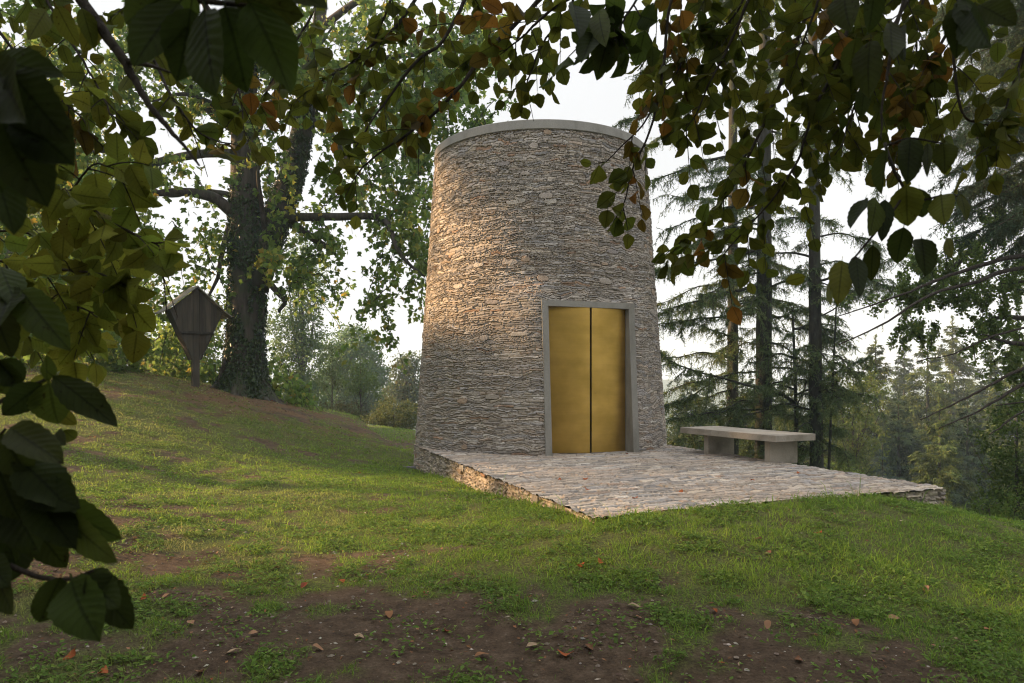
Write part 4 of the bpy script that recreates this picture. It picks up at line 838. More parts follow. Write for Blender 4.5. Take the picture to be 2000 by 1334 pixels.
# fir that reaches in from the right: long bare lower boughs, dense needles above
fb = P(2230, 1200, 10.5); fir = thing('fir_tree', 'dark fir reaching in from the upper right with long bare lower boughs', 'tree', tuple(fb)); mb = MB()
limb(mb, [(0, 0, -1), (0, 0, 5), (0, 0, 10), (0, 0, 15)], .3, .08, 20, 10); mb.build('trunk', M_BARKC, fir, True); fo = MB()
for pts, r0, bare in [([(2230, 480, 10.5), (2000, 500, 10), (1911, 521, 9.8), (1829, 549, 9.6), (1757, 581, 9.4), (1650, 620, 9.2)], .045, .0), ([(2230, 520, 10.5), (2000, 520, 10), (1911, 545, 9.7), (1821, 569, 9.4), (1735, 622, 9.1), (1640, 668, 8.8)], .04, .0), ([(2220, 690, 10.5), (2000, 671, 10), (1950, 665, 9.9), (1919, 658, 9.8)], .05, 0),
                      ([(2230, 600, 10.5), (2000, 642, 10), (1923, 665, 9.8), (1864, 692, 9.6), (1787, 707, 9.4)], .022, 0), ([(2230, 620, 10.5), (2000, 716, 10), (1906, 766, 9.7), (1806, 814, 9.4)], .032, 0), ([(2230, 650, 10.5), (2000, 744, 9.8), (1928, 788, 9.6), (1836, 832, 9.3)], .032, 0), ([(2230, 700, 10.5), (2000, 806, 9.6), (1928, 855, 9.3)], .02, 0), ([(2230, 760, 10.5), (2000, 785, 9.8), (1945, 795, 9.6)], .02, 0)]:
    m = MB(); l = smooth_line(np.array([P(*p) for p in pts]), 26)+np.cumsum(rng.normal(0, .006, (26, 3)), 0); m.tube(l-fb, np.linspace(r0, .006, 26), 6, rough=.2); m.build('branch', M_TWIG, fir, True)
    needle_twigs(fo, l, .16, .22, fb, nl=.03)
for _ in range(88):
    py = rng.uniform(-120, 470); d_ = rng.uniform(9, 12.5); tipx = rng.uniform(1790, 2000)+abs(py-200)*.12; q0 = P(2230, py-90, 10.5); q1 = P(tipx, py+rng.uniform(0, 60), d_)
    m = MB(); l = smooth_line(np.array([q0, q0*.5+q1*.5+np.array((0, 0, .12)), q1]), 18); m.tube(l-fb, np.linspace(.03, .005, 18), 5); m.build('branch', M_TWIG, fir, True)
    for _ in range(9):
        i_ = rng.integers(5, 17); tg = unit(l[i_]-l[i_-1]); sd = unit(np.cross(tg, G_))*rng.choice([-1, 1]); le = rng.uniform(.25, .7); q = smooth_line([l[i_], l[i_]+(tg*.6+sd*.6)*le*.5, l[i_]+(tg*.7+sd*.7)*le+G_*le*.3], 8)
        needle_twigs(fo, q, .24, .012, fb, [(.05, .085, .052), (.068, .105, .058), (.04, .07, .045)], (3, 2, 2), .036, 1.0, droop=.5)
    needle_twigs(fo, l, .28, .012, fb, [(.05, .085, .052), (.068, .105, .058), (.04, .07, .045)], (3, 2, 2), .036, 1.0, bare=.2, droop=.5)
fo.build('foliage', M_NEEDLE, fir)

# spruces in the valley beyond the terrace
def spruce(h, w, cols, p, seed, dens=1.0, nb=520):
    t = thing('spruce_tree', '-', 'tree'); mb = MB(); mb.tube([(0, 0, 0), (0, 0, h*.5), (0, 0, h)], [h*.017, h*.01, .01], 8, rough=.1); mb.build('trunk', M_BARKC, t, True); mb = MB()
    for _ in range(int(nb*dens)):
        f_ = rng.random()**.62; z = h*(1-f_)*.94+h*.05; a = rng.uniform(0, 6.28); le = w*f_**.85*rng.uniform(.55, 1.1)*(1+.12*math.sin(a*3+z*2))+.12; dh = np.array((math.cos(a), math.sin(a), 0)); up = .45*(1-f_)**1.5-.05+rng.normal(0, .1)
        l = smooth_line([(0, 0, z), dh*le*.5+np.array((0, 0, z+le*(up-.10))), dh*le+np.array((0, 0, z+le*(up-.14)))], 8); n = int(22+90*le/w)
        tt_ = rng.random(n)**.5; q = np.stack([np.interp(tt_*7, range(8), l[:, m]) for m in range(3)], -1); sd = np.array((-dh[1], dh[0], 0)); q = q+sd*(rng.normal(0, .13, n)*le*(1.1-.7*tt_))[:, None]+G_*(rng.random(n)**2*.26*le)[:, None]; tone = rng.uniform(.65, 1.4)
        dd = unit(dh*.7+sd*rng.normal(0, .6, (n, 1))+G_*(.15+.8*rng.random((n, 1)))+rng.normal(0, .3, (n, 3))); sz = h*.023*(.5+.5*f_)
        add_leaves(mb, TS, q, dd, rng.normal(0, .38, (n, 3))+np.array((0, 0, .8))+dh*.55, sz*(.6+1.2*rng.random(n)), sz*.58, pick(cols, p, n, .3)*tone)
    q = np.stack([rng.normal(0, .02, 60), rng.normal(0, .02, 60), h*(.93+.07*rng.random(60))], -1); add_leaves(mb, TS, q, unit(rng.normal(0, .5, (60, 3))+np.array((0, 0, .6))), rng.normal(0, 1, (60, 3)), h*.012, h*.006, pick(cols, p, 60, .3))
    mb.build('foliage', M_NEEDLE, t); return t
ND = [(.045, .07, .03), (.06, .088, .036), (.035, .055, .025)]
sp_a = spruce(14, 3.4, NW, (3, 2, 2), 1); sp_b = spruce(14, 2.9, ND, (3, 3, 2), 2); sp_c = spruce(14, 3.9, [(.075, .105, .030), (.10, .125, .034), (.055, .08, .024)], (3, 2, 2), 3)
SPR = [(1710, 692, 44, 14, sp_a, 'olive spruce, first one right of the bench trunk'), (1766, 686, 60, 15, sp_b, 'dark narrow spruce between two olive spruces'), (1812, 684, 46, 14, sp_c, 'tall olive spruce standing in the middle of the group'), (1860, 655, 56, 18, sp_a, 'tallest spruce with brownish crown at right of the group'),
       (1835, 815, 27, 9, sp_c, 'lower yellow green spruce in front of the tall ones'), (1935, 690, 50, 16, sp_b, 'dark spruce half hidden behind the oak bough'), (1985, 690, 40, 14, sp_c, 'spruce at the right edge behind the leafy bush'), 
       (1380, 770, 62, 14, sp_b, 'hazy spruce seen low between tower and first trunk'), (1330, 790, 50, 12, sp_c, 'small hazy spruce next to the tower edge'), (1450, 775, 66, 15, sp_b, 'hazy spruce behind the middle trunk'), (1540, 770, 60, 14, sp_b, 'hazy spruce between the two right trunks'), (1600, 780, 50, 12, sp_b, 'dark spruce behind the clean stem'), (1500, 800, 48, 12, sp_c, 'spruce low behind the bench'), (1400, 830, 34, 9, sp_b, 'dark spruce close behind the bench left end'), (1650, 830, 34, 9, sp_a, 'short olive spruce right of the clean stem'), (1755, 800, 36, 11, sp_b, 'dark shaded spruce low in the gap of the group'), (1890, 800, 34, 11, sp_b, 'dark shaded spruce behind the lower yellow green one')]
SPR += [(1350, 745, 38, 12, sp_b, 'dark spruce low between the tower and the thinner trunk'), (1465, 760, 30, 10, sp_b, 'dark spruce filling the gap left of the middle trunk'), (1530, 770, 34, 11, sp_c, 'dark spruce right of the middle trunk'), (1625, 745, 42, 13, sp_a, 'spruce directly right of the clean trunk, half behind it'), (1420, 790, 26, 8, sp_c, 'short spruce just below the bench edge')]
first = {}
for px, py, d, h, pr, lab in SPR:
    tip = P(px, py-36, d); loc = (tip[0], tip[1], tip[2]-h); s_ = h/14; rz = rng.uniform(0, 6.28); ws = s_*rng.uniform(.85, 1.1)
    if pr not in first: first[pr] = 1; pr.location = loc; pr.rotation_euler = (0, 0, rz); pr.scale = (ws, ws, s_); o = pr; o['label'] = lab
    else: o = copy_tree(pr, loc, rz, (ws, ws, s_), lab)
    o['group'] = 'spruces in the valley beyond the terrace'
bs = spruce(2.3, .75, [(.06, .09, .085), (.075, .105, .10), (.05, .075, .07)], (3, 2, 2), 5, .5); tip = P(1724, 868, 19); bs.location = (tip[0], tip[1], tip[2]-2.3); bs['label'] = 'small blue grey spruce just beyond the terrace edge'

# ------------------------------------------------------------------ the beech the camera stands under
bb = np.array((-4.2, -3.2, float(gz(-4.2, -3.2))-.1))
beech = thing('beech_tree', 'beech whose olive and rusty leaves hang into the view from above and from the left', 'tree', tuple(bb)); mb = MB()
limb(mb, [bb, bb+np.array((.1, .1, 3)), bb+np.array((.3, .2, 7)), bb+np.array((.3, .5, 11))], .42, .15, 20, 14); 
for o_, M_ in [(mb, 0)]:
    mb.v = [v-bb for v in mb.v]
mb.build('trunk', M_BARK, beech, True)
BO = [(.10, .118, .014), (.125, .13, .015), (.072, .093, .012), (.088, .122, .016)]; BR = [(.155, .098, .013), (.185, .085, .013), (.12, .082, .013)]; BG = [(.045, .072, .011), (.058, .085, .012), (.034, .055, .009)]
LV_ = [(.14, .2, 0, .03, 0), (.34, .35, .35, .05, 1.7), (-.12, .5, -.4, .06, 3.1), (.5, .1, .7, .07, 4.4), (.05, .75, -.2, .04, 5.2)]
TBs = [beech_template(10, 5, *q) for q in LV_]; TBm = [beech_template(17, 7, *q) for q in LV_]
CLEAR = [(345, 640, 330, 775), (285, 460, 535, 775), (842, 1140, 232, 900), (700, 850, 300, 720), (640, 1400, 560, 1400)]     # openings between the boughs
def spray_leaves(lv, T, pos, dd, nr, Ls, Ws, c):
    w_ = pos+bb+dd*Ls[:, None]*.6; px = 1000+F*w_[:, 0]/w_[:, 1]; py = HZ-F*(w_[:, 2]-EYE)/w_[:, 1]; ok = np.ones(len(pos), bool)
    for x0, x1, y0, y1 in CLEAR: ok &= ~((px > x0) & (px < x1) & (py > y0) & (py < y1))
    k = rng.integers(0, len(T), len(pos))
    for j in range(len(T)):
        m = ok & (k == j); add_leaves(lv, T[j], pos[m], dd[m], nr[m], Ls[m], Ws[m], c[m])
def beech_branch(stems, near=(), rust=.15, cols=BO):
    """every stem is a branch part of its own with its leaves on it"""
    for si, (pts, r0, step, tl, L, fill) in enumerate(stems):
        wood = MB(); lv = MB()
        l = smooth_line(np.array([P(*p) for p in pts]), 40); l = l+np.cumsum(rng.normal(0, .0012*np.linalg.norm(l[-1]-l[0]), l.shape), 0); wood.tube(l-bb, np.linspace(r0, .0018, 40), 7, rough=.2)
        seg = np.linalg.norm(np.diff(l, axis=0), axis=1).sum(); n = int(seg/step) if step < 5 else 0; cd_ = unit(np.array(cam.location)-l.mean(0))
        pn = unit(cd_*.8+rng.normal(0, .35, 3)+np.array((0, 0, -.25)))
        for j in range(n):
            t = fill+(1-fill)*(j+rng.random())/n; i_ = min(38, int(t*39)); q0 = l[i_]; tg = unit(l[i_+1]-l[max(i_-1, 0)])
            sd = unit(np.cross(tg, pn))*(1 if j % 2 else -1); ln = tl*rng.uniform(.4, 1.15)*(1-.45*t)
            dr = unit(tg*.75+sd*.8+G_*.25+rng.normal(0, .2, 3)); u_ = np.linspace(0, 1, 7)[:, None]
            q = q0+dr*ln*u_+G_*ln*.28*u_**2; wood.tube(q-bb, np.linspace(.0026, .0011, 7), 5, cap=False)
            k = max(2, int(ln/(L*.42))); m = np.arange(k+1)/(k+.0); tt_ = np.clip(m, .12, 1)
            pos = np.stack([np.interp(tt_*6, range(7), q[:, a]) for a in range(3)], -1); s2 = unit(np.cross(dr, pn))
            alt = np.where(np.arange(k+1) % 2 == 0, 1, -1)[:, None]; alt[-1] = 0
            dd = unit(dr*.6+s2*alt*.75+G_*(.2+.55*rng.random((k+1, 1)))+rng.normal(0, .28, (k+1, 3)))
            nr = unit(pn+rng.normal(0, .42, (k+1, 3))); Ls = L*rng.uniform(.55, 1.18, k+1)
            isr = rng.random() < rust; c = pick(BR if isr else cols, (2, 1, 2) if isr else (3, 2, 2, 1), k+1, .35)
            spray_leaves(lv, TBs if L*F/np.linalg.norm(q0) < 70 else TBm, pos+dd*.008-bb, dd, nr, Ls, Ls*rng.uniform(.66, .92, k+1), c)
        if si == 0:
            for bx, by, tx, ty, wp, d, cc in near:
                a = P(bx, by, d); z_ = P(tx, ty, d+rng.uniform(-.1, .02)*d); dd = z_-a; L_ = np.linalg.norm(dd); nr = unit(np.array(cam.location)-a)+rng.normal(0, .22, 3)
                pal = {'g': BG, 'o': BO[:3], 'r': BR, 'd': [(.030, .045, .008), (.024, .036, .007), (.038, .05, .008)]}[cc]  # the darkest leaf colours stand in for shade on the near leaves
                add_leaves(lv, TBm[rng.choice(5, p=[.45, .25, .1, .1, .1])], (a-bb)[None], dd[None], nr[None], L_, np.array([wp*d/F]), pick(pal, (1, 1, 1), 1, .15))
        w_ = wood.build('branch', M_TWIG, beech, True)
        if lv.n: lv.build('leaves', M_BEECH, w_, True)
# near, left and upper left
beech_branch([([(60, -160, 1.45), (150, -5, 1.4), (230, 110, 1.35), (262, 165, 1.33), (300, 222, 1.3), (345, 275, 1.28), (382, 326, 1.26)], .0125, 9, .1, .07, .3),
              ([(238, 118, 1.35), (290, 128, 1.3), (335, 143, 1.28)], .006, 9, .1, .07, .3)], rust=0)
beech_branch([([(420, -260, .85), (400, -80, .8), (390, 0, .78)], .006, 9, .05, .06, .5), ([(390, 0, .78), (440, 6, .77), (490, 10, .76)], .004, 9, .05, .06, .5)],
             [(488, 5, 560, 150, 105, .74, 'g'), (440, 15, 486, 178, 108, .76, 'g'), (400, 20, 412, 176, 112, .74, 'd'), (372, 18, 352, 160, 100, .78, 'd'), (350, 5, 262, 120, 92, .8, 'g'), (455, -10, 590, 30, 90, .76, 'd'), (330, -10, 240, 40, 80, .82, 'd'), (420, -60, 470, 60, 90, .82, 'd'), (380, -30, 300, 70, 80, .84, 'g'), (500, -50, 610, -10, 80, .8, 'd'),
              (110, 10, 152, 90, 42, 1.35, 'o'), (160, 15, 186, 92, 36, 1.35, 'o'), (200, 30, 160, 95, 40, 1.4, 'o'), (90, 20, 60, 75, 40, 1.4, 'o')])
beech_branch([([(-260, 60, .75), (-90, 120, .7), (10, 145, .68), (45, 170, .67)], .006, 9, .05, .06, .5), ([(-160, 240, .75), (-40, 225, .7), (30, 228, .68)], .005, 9, .05, .06, .5)],
             [(20, 140, 128, 268, 100, .66, 'd'), (-10, 130, 60, 255, 110, .68, 'd'), (38, 225, 146, 335, 110, .67, 'd'), (0, 225, 75, 385, 120, .66, 'd'), (-20, 120, 80, 130, 80, .7, 'd'), (-60, 250, 5, 370, 120, .7, 'd'), (-10, 330, 28, 440, 80, .74, 'd')])
beech_branch([([(-300, 520, 1.3), (-100, 530, 1.2), (0, 560, 1.1), (50, 585, 1.05)], .005, 9, .05, .06, .5)],
             [(42, 566, 118, 672, 74, 1.0, 'g'), (20, 565, -8, 650, 70, 1.02, 'd'), (0, 520, 40, 600, 60, 1.05, 'g'), (-20, 590, 25, 690, 70, 1.0, 'd')])
beech_branch([([(-300, 880, 1.0), (-120, 830, .98), (0, 785, .97), (60, 760, .96), (92, 744, .95)], .005, 9, .05, .06, .5), ([(-250, 1040, 1.0), (-90, 960, .98), (10, 835, .96)], .004, 9, .05, .06, .5)],
             [(92, 744, 90, 694, 34, .95, 'g'), (104, 735, 216, 820, 62, .94, 'd'), (96, 748, 112, 826, 84, .95, 'g'), (82, 750, 6, 812, 58, .95, 'd'), (-5, 705, 40, 752, 66, .97, 'd'), (-10, 700, 30, 780, 60, .97, 'd'), (110, 800, 150, 830, 32, 1.0, 'o'), (125, 840, 150, 862, 30, 1.0, 'o'), (110, 845, 125, 865, 30, 1.0, 'd')])
beech_branch([([(-350, 980, .9), (-150, 930, .86), (0, 880, .84), (60, 850, .83)], .006, 9, .05, .06, .5), ([(-250, 1120, .85), (-60, 1010, .84), (60, 940, .83), (120, 990, .82)], .005, 9, .05, .06, .5)],
             [(20, 835, 104, 890, 74, .82, 'd'), (0, 850, 60, 930, 90, .83, 'd'), (40, 900, 116, 975, 84, .84, 'd'), (-10, 900, 40, 1010, 90, .82, 'd'), (60, 950, 150, 985, 70, .84, 'd'), (70, 960, 128, 1060, 84, .83, 'd'), (100, 985, 234, 1048, 70, .82, 'g'), (120, 1005, 222, 1096, 64, .83, 'g'), (20, 960, 70, 1075, 100, .85, 'd'), (-20, 980, 30, 1100, 100, .84, 'd'), (60, 1020, 130, 1105, 70, .86, 'd'), (-40, 860, 20, 960, 100, .86, 'd'), (30, 1030, 20, 1120, 80, .88, 'd')])
beech_branch([([(-250, 1000, .85), (-80, 1060, .8), (0, 1098, .78), (75, 1130, .76), (130, 1136, .75), (172, 1122, .745)], .0045, 9, .05, .06, .5)],
             [(118, 1128, 78, 1222, 74, .75, 'd'), (140, 1132, 168, 1240, 96, .74, 'g'), (172, 1122, 262, 1226, 76, .73, 'd'), (160, 1120, 230, 1180, 70, .76, 'd'), (-10, 1110, 18, 1195, 60, .78, 'd'), (-30, 1090, 15, 1140, 60, .78, 'd')])
# left, middle distance
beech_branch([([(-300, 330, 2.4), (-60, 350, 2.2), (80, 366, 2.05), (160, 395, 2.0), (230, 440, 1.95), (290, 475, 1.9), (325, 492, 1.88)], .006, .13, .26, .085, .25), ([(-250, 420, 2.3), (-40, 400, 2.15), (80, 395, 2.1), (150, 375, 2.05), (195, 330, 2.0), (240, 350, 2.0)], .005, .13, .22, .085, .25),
              ([(-300, 470, 2.4), (-40, 500, 2.2), (90, 525, 2.1), (180, 540, 2.0), (225, 556, 1.95), (262, 568, 1.9)], .006, .10, .2, .085, .2), ([(-300, 560, 2.5), (-60, 575, 2.3), (80, 590, 2.2), (150, 600, 2.15), (190, 622, 2.1)], .006, .11, .2, .085, .2), ([(-200, 480, 2.6), (0, 450, 2.5), (120, 470, 2.45), (200, 500, 2.4)], .005, .12, .26, .085, .2), ([(-200, 640, 2.6), (0, 640, 2.5), (120, 640, 2.45), (190, 660, 2.4)], .005, .16, .22, .085, .2)], rust=.0, cols=[(.17, .19, .022), (.20, .21, .025), (.13, .16, .02), (.15, .20, .025)])  # leaf colours lightened to stand in for sky light shining through them
beech_branch([([(-100, -250, 2.8), (60, -60, 2.7), (140, 80, 2.6), (200, 180, 2.5), (230, 240, 2.45)], .008, .15, .24, .085, .15), ([(150, -200, 2.8), (240, -20, 2.7), (300, 120, 2.6), (350, 210, 2.5), (400, 260, 2.5), (470, 285, 2.45)], .008, .15, .22, .085, .15), ([(-150, -80, 2.8), (0, 60, 2.7), (90, 170, 2.6), (150, 220, 2.55), (180, 270, 2.5)], .007, .13, .24, .085, .15), ([(330, -200, 2.9), (400, 0, 2.8), (450, 120, 2.8), (470, 200, 2.75), (480, 265, 2.7)], .007, .16, .22, .08, .3)], rust=.22)
# upper middle
beech_branch([([(900, -260, 3.6), (845, -80, 3.5), (779, 37, 3.4), (725, 80, 3.35), (667, 127, 3.3), (600, 165, 3.25), (545, 205, 3.2)], .011, .125, .28, .088, .15), ([(980, -220, 3.6), (925, -60, 3.5), (869, 66, 3.4), (809, 120, 3.35), (768, 176, 3.3), (723, 240, 3.25), (690, 300, 3.2), (668, 340, 3.2)], .011, .12, .26, .088, .15), ([(700, -200, 3.4), (640, -40, 3.3), (590, 60, 3.25), (540, 140, 3.2), (510, 200, 3.2)], .008, .12, .28, .088, .2)], rust=.14)
beech_branch([([(1220, -160, 3.5), (1080, -30, 3.4), (1004, 45, 3.35), (937, 109, 3.3), (881, 184, 3.2), (835, 228, 3.2), (791, 262, 3.15), (730, 300, 3.1), (690, 340, 3.1), (665, 380, 3.1)], .013, .12, .25, .088, .15), ([(1260, -120, 3.2), (1150, -30, 3.1), (1072, 19, 3.05), (1020, 68, 3.0), (974, 105, 3.0)], .011, .11, .26, .088, .2), ([(1160, -150, 3.3), (1110, 20, 3.2), (1060, 80, 3.2), (1035, 130, 3.2), (1020, 175, 3.2), (1012, 205, 3.2)], .007, .14, .2, .085, .3), ([(800, -200, 3.5), (770, -20, 3.4), (740, 60, 3.4), (700, 140, 3.4), (640, 190, 3.4)], .008, .15, .28, .088, .2)], rust=.12)
beech_branch([([(1260, -200, 2.3), (1210, -40, 2.2), (1180, 30, 2.15), (1160, 70, 2.1)], .006, .12, .2, .085, .4), ([(1340, -160, 2.3), (1260, -30, 2.2), (1215, 40, 2.15), (1195, 80, 2.1)], .005, .14, .18, .085, .4)],
             [(1120, 10, 1135, 75, 42, 2.1, 'g'), (1160, 62, 1132, 128, 44, 2.08, 'g'), (1190, 70, 1165, 142, 40, 2.08, 'g'), (1170, 20, 1175, 80, 40, 2.12, 'o'), (1196, 78, 1186, 140, 38, 2.08, 'o'), (1200, 10, 1200, 58, 40, 2.12, 'g')], rust=0, cols=BG+BO[:1])
# upper right
beech_branch([([(1420, -200, 3.0), (1345, -60, 2.95), (1312, 0, 2.9), (1296, 110, 2.85), (1282, 202, 2.8), (1258, 280, 2.78), (1237, 330, 2.75), (1220, 390, 2.75), (1207, 442, 2.75)], .008, .13, .24, .075, .1), ([(1282, 202, 2.8), (1250, 250, 2.75), (1210, 290, 2.75), (1175, 325, 2.75)], .004, .13, .14, .075, .3)], rust=.42)
beech_branch([([(1680, -160, 3.2), (1610, -60, 3.15), (1577, 11, 3.1), (1543, 101, 3.05), (1509, 187, 3.0), (1479, 262, 2.95), (1438, 352, 2.9), (1400, 405, 2.88), (1370, 435, 2.85), (1330, 470, 2.82), (1295, 500, 2.8)], .011, .085, .32, .077, .08), ([(1760, -160, 3.1), (1700, -60, 3.05), (1667, 34, 3.0), (1640, 120, 2.95), (1603, 187, 2.9), (1573, 262, 2.85), (1550, 330, 2.82), (1500, 400, 2.8), (1440, 470, 2.78), (1405, 520, 2.75)], .010, .095, .30, .075, .08),
              ([(1540, -160, 3.2), (1480, -40, 3.1), (1440, 60, 3.1), (1400, 140, 3.05), (1370, 210, 3.0), (1340, 260, 3.0)], .009, .09, .36, .078, .1), ([(1440, -150, 3.3), (1390, -20, 3.2), (1350, 70, 3.2), (1320, 140, 3.15), (1290, 180, 3.1)], .008, .10, .34, .078, .1)], rust=.1)
beech_branch([([(1880, -160, 3.0), (1800, -40, 2.9), (1740, 60, 2.85), (1690, 150, 2.8), (1660, 230, 2.8), (1640, 290, 2.75)], .009, .085, .36, .078, .1), ([(1960, -150, 3.0), (1890, -20, 2.9), (1840, 80, 2.85), (1800, 160, 2.8), (1770, 240, 2.8), (1745, 290, 2.75)], .009, .09, .34, .078, .1), ([(1930, -120, 2.9), (1873, 7, 2.8), (1861, 112, 2.75), (1876, 217, 2.7), (1905, 240, 2.7), (1940, 251, 2.7), (1990, 290, 2.7), (2060, 320, 2.7)], .007, .12, .26, .078, .1), ([(2100, -150, 2.9), (2040, 0, 2.8), (1990, 120, 2.75), (1960, 220, 2.7), (1930, 290, 2.7)], .008, .14, .24, .078, .2), ([(1640, -140, 2.9), (1600, 0, 2.8), (1570, 80, 2.8), (1545, 150, 2.8)], .007, .08, .32, .082, .1), ([(1760, -140, 3.1), (1715, 0, 3.05), (1680, 80, 3.0), (1640, 170, 3.0), (1610, 240, 2.95)], .007, .08, .32, .085, .1), ([(1500, -140, 3.3), (1450, 0, 3.2), (1410, 60, 3.2), (1380, 130, 3.15)], .007, .08, .32, .085, .1), ([(1850, -140, 3.2), (1800, 20, 3.1), (1790, 120, 3.1), (1760, 200, 3.05)], .007, .08, .32, .085, .1), ([(1330, -120, 3.3), (1290, 0, 3.2), (1265, 60, 3.2), (1250, 120, 3.2)], .006, .09, .26, .085, .1)], rust=.1)
beech_branch([([(1830, -220, 1.75), (1775, -40, 1.65), (1745, 80, 1.6), (1732, 180, 1.58), (1729, 280, 1.55)], .006, 9, .05, .06, .5), ([(1729, 280, 1.55), (1745, 330, 1.5), (1765, 375, 1.48), (1740, 420, 1.45), (1690, 480, 1.42), (1660, 515, 1.4)], .0035, 9, .05, .06, .5), ([(1765, 375, 1.48), (1800, 390, 1.47), (1840, 383, 1.46), (1880, 385, 1.45)], .003, 9, .05, .06, .5), ([(1729, 285, 1.55), (1780, 270, 1.5), (1840, 280, 1.5)], .003, 9, .05, .06, .5), ([(1900, -160, 1.2), (1880, -20, 1.1), (1870, 30, 1.05), (1885, 50, 1.05)], .005, 9, .05, .06, .5)],
             [(1778, 270, 1775, 346, 52, 1.5, 'd'), (1732, 292, 1722, 378, 40, 1.52, 'd'), (1842, 280, 1848, 338, 44, 1.5, 'd'), (1812, 280, 1812, 345, 18, 1.5, 'd'), (1770, 362, 1775, 440, 62, 1.46, 'o'), (1795, 368, 1795, 425, 40, 1.47, 'd'), (1838, 380, 1845, 432, 50, 1.46, 'o'), (1876, 380, 1890, 420, 24, 1.45, 'o'), (1690, 388, 1660, 450, 34, 1.48, 'd'), (1712, 388, 1705, 458, 44, 1.47, 'o'), (1730, 390, 1725, 468, 34, 1.47, 'd'), (1765, 444, 1752, 515, 48, 1.44, 'd'), (1800, 466, 1812, 525, 52, 1.44, 'd'), (1850, 466, 1858, 500, 22, 1.45, 'o'), (1645, 510, 1640, 590, 46, 1.4, 'o'), (1672, 500, 1682, 575, 34, 1.42, 'd'), (1705, 480, 1702, 548, 34, 1.42, 'd'), (1620, 550, 1622, 595, 18, 1.4, 'o'), (1573, 540, 1533, 552, 28, 1.5, 'o'),
              (1868, 20, 1872, 112, 62, 1.05, 'd'), (1895, 25, 1935, 88, 66, 1.02, 'd'), (1912, 10, 1985, 40, 60, 1.05, 'd'), (1885, 0, 1905, 70, 60, 1.08, 'd'), (1740, 45, 1738, 122, 40, 1.35, 'd'), (1765, 50, 1768, 118, 28, 1.35, 'd'), (1700, 80, 1690, 180, 56, 1.3, 'd'), (1672, 75, 1660, 150, 44, 1.32, 'd'), (1690, 170, 1680, 225, 30, 1.35, 'd'), (1650, -20, 1648, 50, 60, 1.2, 'd'), (1710, -30, 1702, 55, 50, 1.2, 'd')], rust=0)
# the rest of its crown, over and behind the camera
cv = MB(); n = 6500
cx_, cy_ = rng.uniform(-7.5, 7, n), rng.uniform(-7, 3.0, n); lo = np.maximum(3.3, 1.2+.60*np.maximum(cy_, 0)+.9); cz_ = lo+rng.random(n)**1.3*3.2; k = fbm(cx_*.6, cy_*.6, 91) > .36
clumps(cv, TS, np.stack([cx_, cy_, cz_], -1)[k]-bb, .38, 11, .11, .09, BO, (3, 2, 2, 1), .3, .3, .5)
cv.build('crown', M_LEAF, beech)
for e in [((-3.9, -3, 3.2), (-2, -.5, 4.2), (.5, 2.2, 4.6)), ((-3.9, -3, 3.6), (-1, -1.5, 4.6), (3.5, 1.2, 5.2)), ((-4, -3, 2.2), (-3.2, -1, 2.4), (-2.6, .8, 2.2))]:
    m = MB(); limb(m, [np.array(q)-bb for q in e], .13, .03, 16, 8, wig=.01); m.build('limb', M_BARK, beech, True)

# unseen trees added left of the view, crowns placed to shade lawn and terrace
def bank(name, label, x, y, h, lobes, nl):
    z = float(gz(x, y)); t = thing(name, label, 'tree', (x, y, z-.1)); m = MB(); limb(m, [(0, 0, -.3), (.1, 0, h*.4), (0, .1, h*.9)], .3, .06, 14, 10, wig=.03); m.build('trunk', M_BARK, t, True); m = MB()
    for j, (dx, dy, dz, rx, rz) in enumerate(lobes):
        k_ = int(nl*rx*rx*rz/20); clumps(m, TS, crown_points(k_, (dx, dy, dz), rx, rx, rz, .2, .35, j+int(abs(y))), .55, 9, .24, .2, GD, (3, 2, 2, 1), .3, .3, .7)
    m.build('crown', M_LEAF, t); return t
bank('lime_tree', 'leafy tree up the slope beyond the left edge, nearest the camera', -15.5, 6.5, 10, [(0, 0, 4.5, 3.2, 3.2), (0, -3, 4, 2.6, 2.6), (.5, 1.5, 7.2, 2.5, 2.2)], 140)
bank('lime_tree', 'leafy tree up the slope beyond the left edge, level with the terrace', -16.5, 12, 10, [(0, 0, 5.4, 2.6, 1.7), (0, .6, 6.6, 2.6, 1.6), (.5, -2, 6.2, 2.4, 2.4), (0, .3, 9.6, 2.4, 1.6)], 210)

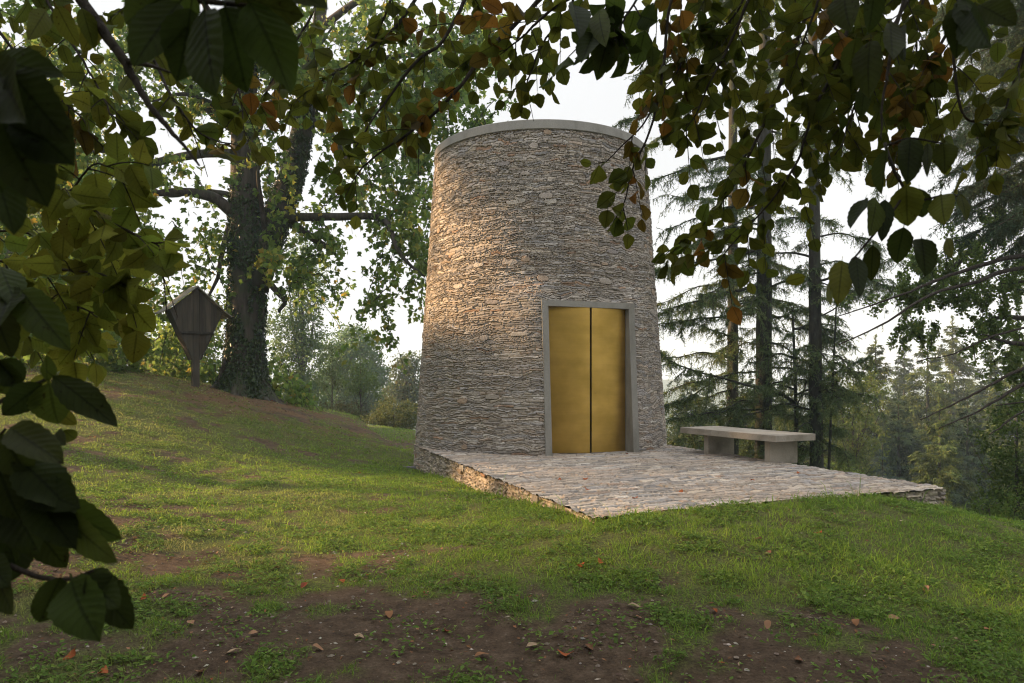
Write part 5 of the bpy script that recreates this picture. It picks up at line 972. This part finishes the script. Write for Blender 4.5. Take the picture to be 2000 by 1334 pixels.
bank('lime_tree', 'tall slender tree beyond the left edge, behind the others', -15.2, 17.4, 13, [(0, -2.6, 8.6, 1.4, 1.1), (0, -.2, 10.1, 1.9, 1.5), (0, -1.6, 3.3, 2.3, 1.5), (0, -3.2, 4.1, 1.3, 1.2), (0, -4.2, 6.5, 1.3, 3.0)], 1500)  # crown lobes shaped so their gap leaves the sun patch on the tower
for k_, (x_, y_) in enumerate([(-27, 43)]):  # added to throw shade on the valley spruces
    bank('lime_tree', ['nearest of the tall trees closing the slope at far left', 'middle one of the tall trees closing the slope at far left', 'farthest of the tall trees closing the slope at far left'][k_], x_, y_, 15, [(0, 0, 6, 4, 4), (1, -1, 11, 3.6, 3.4), (-2, 2, 9, 3.2, 3.2)], 260)
bank('lime_tree', 'dense tree beyond the left edge, close beside the beech', -9.5, 4.2, 10, [(0, 0, 3.2, 2.6, 2.2), (.3, .5, 5.6, 2.8, 2.4), (0, -2.2, 4.6, 2.2, 2.4)], 1700)  # added to keep the sun off the near beech leaves
for k_, (x_, y_) in enumerate([(-9, -9), (-2.5, -12), (4, -11), (10, -8)]):  # unseen trees added to block sky light from behind the camera
    bank('lime_tree', ['bushy tree behind the viewpoint, on the uphill side', 'bushy tree straight behind the viewpoint', 'bushy tree behind the viewpoint, nearer the valley', 'bushy tree behind the viewpoint, at the valley edge'][k_], x_, y_, 9, [(0, 0, 2.2, 3.2, 2.4), (0, 0, 5.5, 3.0, 2.8), (1.5, 0, 3.5, 2.4, 2.4)], 1500)

# ------------------------------------------------------------------ morning haze
mh = bpy.data.materials.new('haze'); mh.use_nodes = True; t_ = mh.node_tree; t_.nodes.clear()
o2_ = t_.nodes.new('ShaderNodeOutputMaterial'); pv = t_.nodes.new('ShaderNodeVolumePrincipled'); pv.inputs['Color'].default_value = (.70, .86, 1, 1); pv.inputs['Density'].default_value = .00115; pv.inputs['Anisotropy'].default_value = 0.0
t_.links.new(pv.outputs[0], o2_.inputs['Volume'])
mb = MB(); mb.box((-1000, -180, float(Z.min())-1), (1000, 1000, 48)); tag(mb.build('haze', mh), kind='stuff')
